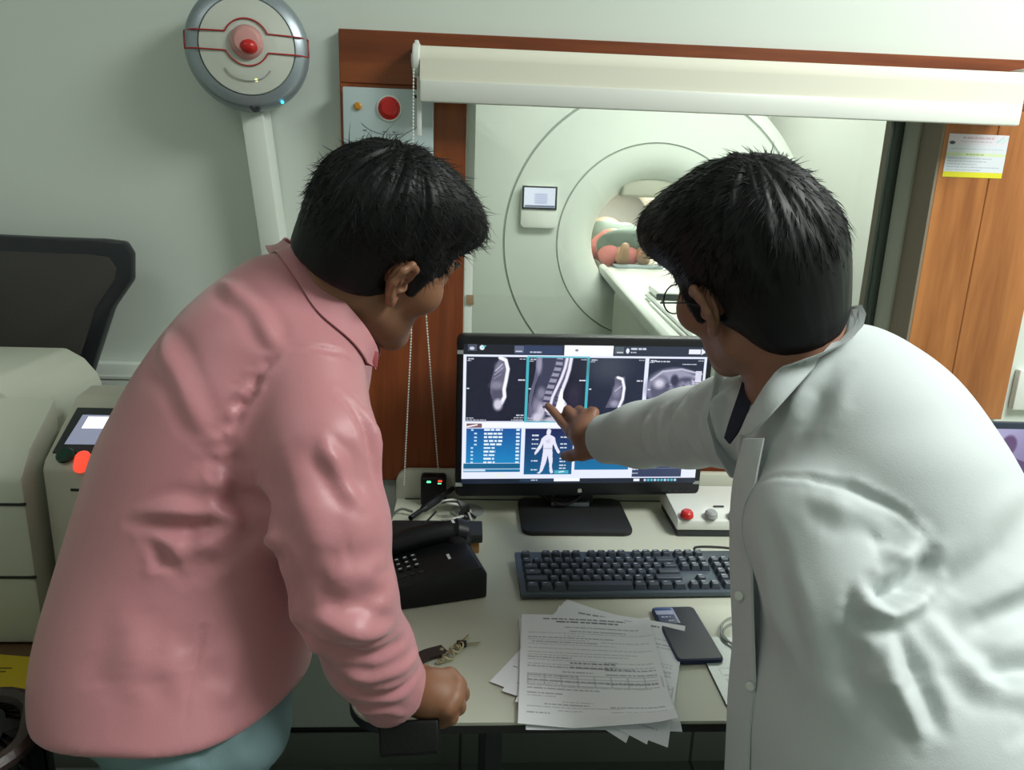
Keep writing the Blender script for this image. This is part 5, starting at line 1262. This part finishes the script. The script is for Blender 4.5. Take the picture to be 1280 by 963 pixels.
FA = [
 ([(-0.3036,0.9662,1.3093), (-0.2584,0.9232,1.2757), (-0.2142,0.8720,1.2495)], .010, .007),
 ([(-0.3506,0.9303,1.2424), (-0.3204,0.8875,1.2058), (-0.2909,0.8510,1.1538)], .012, .006),
 ([(-0.2141,0.8715,1.2477), (-0.2322,0.8563,1.2254), (-0.2559,0.8373,1.1878), (-0.2629,0.8176,1.1516)], .0045, -.004),
 ([(-0.2141,0.8715,1.2477), (-0.1754,0.8712,1.2553), (-0.1443,0.8877,1.2465), (-0.1206,0.9189,1.2137)], .0035, -.0025),
 ([(-0.2629,0.8176,1.1516), (-0.2519,0.7961,1.1127), (-0.2233,0.7877,1.0492), (-0.1975,0.7767,0.9755)], .014, -.012),
 ([(-0.3755,0.7830,1.0744), (-0.3070,0.7490,1.0793), (-0.2415,0.7639,1.0725)], .009, -.005), ([(-0.3626,0.7858,1.0875), (-0.2948,0.7528,1.0960), (-0.2331,0.7671,1.0861)], .010, .006),
 ([(-0.3549,0.7580,1.0633), (-0.3317,0.7422,1.0483), (-0.3080,0.7261,1.0323)], .008, -.004), ([(-0.3406,0.7586,1.0687), (-0.3141,0.7428,1.0546), (-0.2932,0.7266,1.0377)], .009, .004),
 ([(-0.3026,0.7317,1.0542), (-0.2437,0.7409,1.0635), (-0.2097,0.7733,1.0758)], .012, .006), ([(-0.2896,0.7234,1.0265), (-0.2348,0.7350,1.0435), (-0.2029,0.7752,1.0460)], .012, -.005),
 ([(-0.1574,0.7871,1.1779), (-0.1334,0.7664,1.1449), (-0.1177,0.7739,1.0992)], .009, .006), ([(-0.1434,0.8373,1.2134), (-0.1199,0.8243,1.1705), (-0.1045,0.8094,1.1186)], .008, -.005),
 ([(-0.1312,0.8439,1.2023), (-0.1100,0.8286,1.1499), (-0.0998,0.8138,1.0972)], .008, .005),
 ([(-0.2037,0.7672,1.1706), (-0.1667,0.7386,1.1110), (-0.1492,0.7247,1.0634)], .016, .005),
 ([(-0.1624,0.7170,0.9931), (-0.1189,0.7307,0.9766), (-0.0825,0.7758,0.9598)], .010, .010), ([(-0.1661,0.7305,0.9650), (-0.1229,0.7528,0.9420), (-0.0831,0.7970,0.9228)], .009, -.008),
 ([(-0.1501,0.7208,1.0097), (-0.1180,0.7287,1.0079), (-0.0884,0.7679,1.0062)], .010, -.006), ([(-0.1529,0.7195,1.0432), (-0.1170,0.7267,1.0393), (-0.0908,0.7762,1.0364)], .012, .006),
 ([(-0.1493,0.7486,0.9203), (-0.1096,0.7819,0.8988), (-0.0716,0.8273,0.8837)], .008, .006), ([(-0.1404,0.7699,0.8860), (-0.1022,0.7944,0.8701), (-0.0690,0.8308,0.8584)], .007, -.006),
 ([(-0.1317,0.7966,0.8328), (-0.1041,0.8068,0.8384), (-0.0761,0.8195,0.8147)], .007, .005),
 ([(-0.2383,0.7229,1.0363), (-0.2490,0.6908,0.9914), (-0.2642,0.6790,0.9439), (-0.2746,0.6658,0.8927)], .003, -.0022),
 ([(-0.3096,0.7027,0.9835), (-0.2929,0.6846,0.9586), (-0.2785,0.6755,0.9278)], .014, .004), ([(-0.3770,0.7326,1.0021), (-0.3463,0.7070,0.9523), (-0.3370,0.6936,0.9044)], .018, .004),
 ([(-0.2404,0.6840,0.9682), (-0.2167,0.7155,0.9749), (-0.1925,0.7540,0.9695)], .013, .004), ([(-0.2520,0.6762,0.9365), (-0.2133,0.6968,0.9448), (-0.1871,0.7545,0.9337)], .012, -.0035),
 ([(-0.2262,0.6792,0.9149), (-0.2013,0.7085,0.9136), (-0.1871,0.7574,0.9059)], .010, .003),
]
FA += gathers([(-0.2168,0.8707,1.2440), (-0.2367,0.8546,1.2182), (-0.2576,0.8362,1.1833), (-0.2648,0.8189,1.1558)], np.array((-0.2397,0.8586,1.2322))-np.array((-0.2168,0.8707,1.2440)), 9, .0055, .0022)
FA += gathers([(-0.2563,0.8078,1.1552), (-0.2454,0.7864,1.1168), (-0.2226,0.7717,1.0669)], np.array((-0.2979,0.7914,1.1235))-np.array((-0.2489,0.8028,1.1384)), 4, .010, .004)
plabel(cloth_mesh('shirt', shirtA, (-.62, .6, .68), (.06, 1.32, 1.40), .0044, M_['pink'], A, FA, (.0016, 22), 2), 'long sleeved pink shirt')
band('collar', [(-0.1301,1.0636,1.2095), (-0.1682,1.0986,1.2542), (-0.2295,1.1314,1.3237), (-0.2545,1.1063,1.3594), (-0.2514,1.0601,1.3619), (-0.2226,1.0099,1.3553), (-0.1873,0.9716,1.3369), (-0.1532,0.9506,1.2935), (-0.1284,0.9533,1.2549), (-0.1181,0.9651,1.2318)],
     [(-0.1296,1.0571,1.1854), (-0.1883,1.1119,1.2216), (-0.2689,1.1490,1.3030), (-0.2887,1.1203,1.3460), (-0.2739,1.0579,1.3486), (-0.2406,0.9867,1.3307), (-0.1983,0.9369,1.3015), (-0.1649,0.9178,1.2691), (-0.1361,0.9210,1.2372), (-0.1200,0.9458,1.2173)], M_['pink'], A, puff=.004, f=shirtA, clear=.003)
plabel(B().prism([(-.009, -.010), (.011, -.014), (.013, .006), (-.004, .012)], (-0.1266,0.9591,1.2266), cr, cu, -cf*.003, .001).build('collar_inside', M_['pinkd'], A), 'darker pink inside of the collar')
B().lathe([(.0055, 0), (.0055, .0015), (.004, .0022), (0, .002)], (-0.0772,0.8112,0.8418), -cf, 20).build('cuff_button', M_['pinkd'], A)
# trousers and shoes
hipA = loft(A_TORSO[0], A_TORSO[1], -.020)
tr_ = union([(lambda P: smax(hipA(P), -hem_cut(P)-.05, .01), .03),
    (chain([(-.335, .805, .78, .095), (-.325, .78, .45, .075), (-.33, .77, .07, .065)]), .05), (chain([(-.39, .92, .80, .098), (-.39, .94, .45, .075), (-.39, .94, .07, .065)]), .05)], .04)
FT = [([(-0.2615,0.6708,0.8757), (-0.2514,0.6667,0.8625), (-0.2411,0.6598,0.8391)], .006, -.006), ([(-0.2117,0.7093,0.8759), (-0.1983,0.7008,0.8471), (-0.1939,0.6999,0.8063)], .014, .006)]
plabel(cloth_mesh('trousers', lambda P: smax(smax(tr_(P), .035-P[:, 2], .01), -hem_cut(P)-.05, .01), (-.62, .58, 0), (-.14, 1.12, .98), .008, M_['trouser'], A, FT, (.002, 18), 5), 'blue grey trousers')
for (x, y) in ((-.33, .77), (-.39, .94)):
    a = math.radians(35); d_ = np.array([math.cos(a), math.sin(a), 0])
    f = union([(ell(np.array([x, y, .038])+d_*.02, (.05, .05, .042)), .02), (cone(np.array([x, y, .04])+d_*.03, np.array([x, y, .03])+d_*.16, .04, .03), .03)])
    V, F = surfnet(lambda P: smax(f(P), .001-P[:, 2], .004), (x-.1, y-.1, -.01), (x+.25, y+.25, .12), .006); np_mesh('shoe', V, F, M_['blackl'], A)

wl = thing('wallet', 'black wallet held under the fist at the desk edge', 'wallet', (-0.0667,0.8250,0.7603))
Rw = Matrix((cr, cu, -cf)).transposed() @ Matrix.Rotation(math.radians(4), 3, 'Z') @ Matrix.Rotation(math.radians(-14), 3, 'X')
wc_ = Vector((-0.0637,0.8122,0.7710))
B().box(wc_-Vector((.038, .020, .006)), wc_+Vector((.038, .020, .006)), .004, 3, R=Rw, piv=wc_).build('wallet_cover', M_['blackl'], wl)
B().box(wc_-Vector((.0375, .0215, .002)), wc_+Vector((.0375, -.018, .002)), .001, 1, R=Rw, piv=wc_).build('wallet_fold', M_['edge'], wl)

# ---- doctor in the white coat
D = thing('person', 'man in a white coat pointing at the spine scan on the monitor', 'person', (.53, .68, 0))
DR_ = frame(-20, 10, 23); DO = np.array((0.3577,0.9433,1.3362)); DS = 1.07
dn0 = DO+DR_@np.array([0, -.035, -.06])*DS; dn1 = np.array((0.4218,0.9123,1.2160))
DW = np.array((0.2545,1.3435,0.9875))
def pointing():
    palm = (0.2314,1.3898,0.9809); E = [(cone(DW, palm, .024, .027), .014)]
    K = [(0.2058,1.4081,0.9776), (0.2172,1.4189,0.9973), (0.2322,1.4186,1.0109), (0.2477,1.4094,1.0190)]
    E += [(cone(palm, K[i], .024, [.0115, .012, .0115, .0105][i]), .014) for i in range(4)]
    E.append((chain([(*K[0], .0112), (*(0.1913,1.4508,0.9866), .0096), (*(0.1771,1.4758,0.9989), .0086), (*(0.1668,1.4908,1.0062), .0075)], .003), .006))
    E.append((chain([(*K[1], .0115), (*(0.2044,1.4608,1.0074), .0098), (*(0.2007,1.4772,0.9903), .0085)], .003), .005))
    E.append((chain([(*K[2], .011), (*(0.2270,1.4596,1.0082), .0096), (*(0.2165,1.4699,0.9861), .0085)], .003), .005))
    E.append((chain([(*K[3], .0102), (*(0.2487,1.4437,1.0117), .0088), (*(0.2378,1.4588,0.9883), .008)], .003), .005))
    E.append((chain([(*(0.2514,1.3535,0.9663), .019), (*(0.2259,1.3804,0.9447), .0145), (*(0.2077,1.4037,0.9308), .0108), (*(0.1971,1.4184,0.9252), .0095)], .005), .012))
    return union(E)
DSh = (0.4175,1.0255,1.1538); DEl = (0.3667,1.1699,1.0620)
LSh = (0.4056,0.7642,1.1050); LEl = (0.4835,0.6441,0.8684); LW = (.59, .61, .92)
body_d = union([
    (group(head_fn(DR_, DO, DS), DO, .18), .01),
    (cone(dn0, dn1, .060, .068), .02),
    (loft(B_TORSO[0], B_TORSO[1], -.016), .03),
    (chain([(*DSh, .05), (*DEl, .036), (*DW, .023)]), .02),
    (chain([(*LSh, .05), (*LEl, .04), (*LW, .028), (.61, .64, .92, .03)]), .02),
    (group(pointing(), (0.2226,1.4065,0.9833), .09), .008)], .02)
V, F = surfnet(body_d, (.12, .42, .70), (.78, 1.52, 1.56), .0027); V = smooth_v(V, F, 1, .4)
plabel(np_mesh('body', V, F, M_['skinb'], D), 'brown skinned head and pointing hand')
for q in (-1, 1):
    c = DO+DR_@np.array([q*.031, .076, .010])*DS; B().ball(c, .0124, 16).build('eye', M_['white'], D)
hB = dict(crown=(.01, -.055), lumps=[((-.005, .055, .086), (.070, .062, .042), .025), ((0, -.005, .088), (.078, .090, .060), .03), ((-.006, .078, .100), (.052, .034, .030), .02), ((0, -.06, .03), (.077, .056, .075), .02), ((-.040, .062, .086), (.028, .042, .028), .02)],
          burn=.0, nape=-.092, brow=.008, lock=.0026, n=6500, len=.028, fwd=.9, mess=.12, lift=.0012, curl=.06)
hair_mesh('hair', DR_, DO, DS, hB, D, 9)
for q in (-1, 1):
    eb = B(); eb.tube([DO+DR_@np.array(p)*DS for p in ((q*.014, .098, .030), (q*.028, .096, .036), (q*.043, .082, .033))], [.003, .0036, .002], 6)
    eb.build('eyebrow', M_['hair'], D)
H = lambda x, y, z: Vector(DO+DR_@np.array([x, y, z])*DS)
gl = B()
for q in (-1, 1):
    gl.tube([H(q*(.034+.024*math.cos(t)), .112-.012*abs(math.cos(t))*(1 if q*math.cos(t)*q > 0 else 0)*.6, -.002+.018*math.sin(t)) for t in np.linspace(0, 2*math.pi, 29)[:-1]], .0011, 6, closed=True)
    gl.tube([H(q*.058, .104, .006), H(q*.074, .085, .010), H(q*.081, .02, .012), H(q*.082, -.012, .006)], .0011, 6)
gl.tube([H(-.011, .112, .004), H(0, .117, .007), H(.011, .112, .004)], .001, 6)
gl.build('glasses', M_['black'], D)
for q in (-1, 1):
    g = B(); vs = [g.bm.verts.new(H(q*(.034+.023*math.cos(t)), .110, -.002+.017*math.sin(t))) for t in np.linspace(0, 2*math.pi, 25)[:-1]]; g.bm.faces.new(vs); g.build('lens', M_['glass'], D)
torsoB = loft(B_TORSO[0], B_TORSO[1], 0)
skirt = chain([(.50, .665, .86, .165), (.52, .65, .62, .185), (.53, .645, .40, .195)], .03)
sleeveR = chain([(*(0.4333,1.0106,1.1407), .075), (*(0.3976,1.0677,1.1134), .068), (*(0.3640,1.1718,1.0683), .064), (*(0.3082,1.2666,1.0225), .056), (*(0.2546,1.3431,0.9860), .046)], .02)
cuffR = f3((0.2545,1.3435,0.9875)); cuffRn = f3(np.array((0.2545,1.3435,0.9875))-np.array((0.3082,1.2666,1.0225))); cuffRn /= np.linalg.norm(cuffRn)
sleeveL = chain([(*(0.4086,0.7720,1.0768), .088), (*(0.4165,0.7091,1.0180), .080), (*(0.4342,0.6620,0.9626), .078), (*(0.4632,0.6284,0.8827), .074), (.50, .56, .85, .07), (.58, .585, .90, .058), (.61, .62, .92, .046)], .02)
def coatB(P):
    d = torsoB(P); d = smin(d, skirt(P), .06); d = smax(d, .44-P[:, 2], .01)
    d = smin(d, smax(sleeveR(P), (P-cuffR)@cuffRn, .006), .03)
    return smin(d, sleeveL(P), .022)
FB = [
 ([(0.3313,0.8054,1.1256), (0.3559,0.7674,1.1443), (0.3859,0.7362,1.1509), (0.4235,0.7204,1.1389), (0.4617,0.7129,1.1199), (0.4791,0.7037,1.0896)], .0045, -.0035),
 ([(0.3518,0.7269,1.1471), (0.3925,0.7019,1.1405), (0.4339,0.6938,1.1197)], .012, .005),
 ([(0.4792,0.7033,1.0879), (0.4437,0.6621,1.0809), (0.4168,0.6414,1.0751), (0.3920,0.6337,1.0795)], .010, -.014), ([(0.4661,0.7002,1.1123), (0.4410,0.6668,1.0978), (0.4140,0.6476,1.0975)], .012, .010),
 ([(0.3863,0.6380,1.0941), (0.3921,0.6317,1.0721), (0.4154,0.6273,1.0610), (0.4544,0.6567,1.0635)], .009, .012),
 ([(0.3886,0.6283,1.0586), (0.3885,0.5989,1.0263), (0.3962,0.5803,0.9972)], .014, .008), ([(0.4218,0.6226,1.0449), (0.4260,0.6018,1.0068), (0.4458,0.5880,0.9599)], .010, -.008),
 ([(0.4101,0.6124,1.0429), (0.4128,0.5919,1.0055), (0.4287,0.5775,0.9555)], .010, .008), ([(0.4504,0.6429,1.0496), (0.4712,0.6275,0.9969), (0.5103,0.6217,0.9456)], .012, .008),
 ([(0.4817,0.6911,1.0433), (0.5235,0.7260,1.0668), (0.5703,0.7649,1.1064)], .016, -.006), ([(0.4872,0.6722,1.0126), (0.5392,0.7094,1.0471), (0.5826,0.7343,1.0725)], .014, .005),
 ([(0.4872,0.6580,0.9985), (0.5409,0.6830,1.0266), (0.5935,0.7054,1.0448)], .013, -.006), ([(0.4941,0.6523,0.9789), (0.5457,0.6644,0.9969), (0.5984,0.6752,1.0106)], .014, .006),
 ([(0.4899,0.6294,0.9696), (0.5366,0.6377,0.9725), (0.5887,0.6427,0.9647)], .008, -.006), ([(0.4957,0.6139,0.9520), (0.5341,0.6229,0.9557), (0.5778,0.6256,0.9371)], .009, .006),
 ([(0.4974,0.5982,0.9326), (0.5275,0.6092,0.9416), (0.5514,0.6038,0.9272)], .008, -.005), ([(0.5132,0.5933,0.9181), (0.5410,0.6064,0.9344), (0.5672,0.6020,0.9239)], .008, .005),
 ([(0.3719,0.8177,1.1807), (0.3897,0.8264,1.2171), (0.4309,0.8533,1.2495)], .010, .005), ([(0.3773,0.7937,1.1698), (0.4084,0.8110,1.2028), (0.4454,0.8355,1.2252)], .012, -.004),
 ([(0.3182,0.7388,1.1064), (0.3204,0.6916,1.0471), (0.3339,0.6412,0.9783)], .012, -.005),
 ([(0.3724,1.0130,1.1743), (0.3652,1.0142,1.1384), (0.3773,1.0032,1.1004)], .009, .013), ([(0.3608,1.0507,1.1574), (0.3518,1.0516,1.1202), (0.3676,1.0496,1.0775)], .009, -.013),
 ([(0.3485,1.0883,1.1402), (0.3372,1.0795,1.1047), (0.3561,1.0864,1.0575)], .010, .011), ([(0.3271,1.1247,1.1162), (0.3217,1.1264,1.0826), (0.3378,1.1251,1.0431)], .010, -.008),
 ([(0.3086,1.1702,1.0885), (0.3012,1.1716,1.0534), (0.3148,1.1725,1.0212)], .010, .007),
 ([(0.3781,0.5774,0.9823), (0.3653,0.6069,1.0121), (0.3587,0.6408,1.0596)], .02, -.004),
]
plabel(cloth_mesh('coat', coatB, (.10, .30, .42), (.85, 1.52, 1.36), .0046, M_['coat'], D, FB, (.0014, 18), 7), 'long white coat')
band('collar', [(0.4069,1.0282,1.1226), (0.4285,1.0742,1.1830), (0.4748,1.0872,1.2420), (0.5193,1.0649,1.2852), (0.5160,1.0067,1.2993), (0.4757,0.9421,1.3005), (0.4086,0.8778,1.2777), (0.3570,0.8465,1.2380), (0.3354,0.8450,1.1969), (0.3300,0.8532,1.1681)],
     [(0.4267,1.0370,1.0829), (0.4687,1.1045,1.1506), (0.5273,1.1272,1.2098), (0.5684,1.0984,1.2663), (0.5433,1.0118,1.2858), (0.4805,0.9160,1.2817), (0.4069,0.8412,1.2568), (0.3591,0.8107,1.2211), (0.3381,0.8142,1.1910), (0.3322,0.8373,1.1675)], M_['coat'], D, puff=.004, th=.003, f=lambda P: np.minimum(np.minimum(coatB(P), body_d(P)), hair_fn(DR_, DO, DS, hB)(P)), clear=.003)
band('shirt_collar', [(0.3615,0.9493,1.2050), (0.3457,0.9201,1.1890), (0.3326,0.9032,1.1620), (0.3279,0.8987,1.1441)], [(0.3651,0.9169,1.2010), (0.3529,0.8973,1.1832), (0.3406,0.8864,1.1592), (0.3306,0.8873,1.1407)], M_['navy'], D, th=.003)
band('coat_front', [(0.3303,0.8417,1.1639), (0.3251,0.8453,1.0989), (0.3255,0.8296,1.0213), (0.3279,0.7928,0.9232), (0.3310,0.7259,0.7519)], [(0.3463,0.8219,1.1710), (0.3371,0.8074,1.1149), (0.3291,0.7748,1.0498), (0.3291,0.7399,0.9583), (0.3318,0.6763,0.7993)], M_['coat'], D, th=.003, puff=.003, f=coatB, clear=.002)
for p in ((0.3198,0.7730,0.9945), (0.3246,0.7222,0.9106)): B().lathe([(.0052, 0), (.0052, .002), (.004, .003), (0, .0025)], p, (-.5, -.85, .1), 20).build('coat_button', M_['white'], D)
tb_ = union([(chain([(.50, .60, .80, .09), (.50, .59, .45, .075), (.50, .58, .07, .065)]), .04), (chain([(.54, .76, .80, .09), (.56, .77, .45, .075), (.56, .77, .07, .065)]), .04)])
cloth_mesh('trousers', lambda P: smax(tb_(P), .035-P[:, 2], .01), (.35, .42, 0), (.72, .92, .95), .009, M_['navy'], D, (), (.002, 18), 6)
for (x, y) in ((.50, .58), (.56, .77)):
    a = math.radians(150); d_ = np.array([math.cos(a), math.sin(a), 0])
    f = union([(ell(np.array([x, y, .038])+d_*.02, (.05, .05, .042)), .02), (cone(np.array([x, y, .04])+d_*.03, np.array([x, y, .03])+d_*.16, .04, .03), .03)])
    V, F = surfnet(lambda P: smax(f(P), .001-P[:, 2], .004), (x-.25, y-.12, -.01), (x+.1, y+.25, .12), .006); np_mesh('shoe', V, F, M_['blackl'], D)
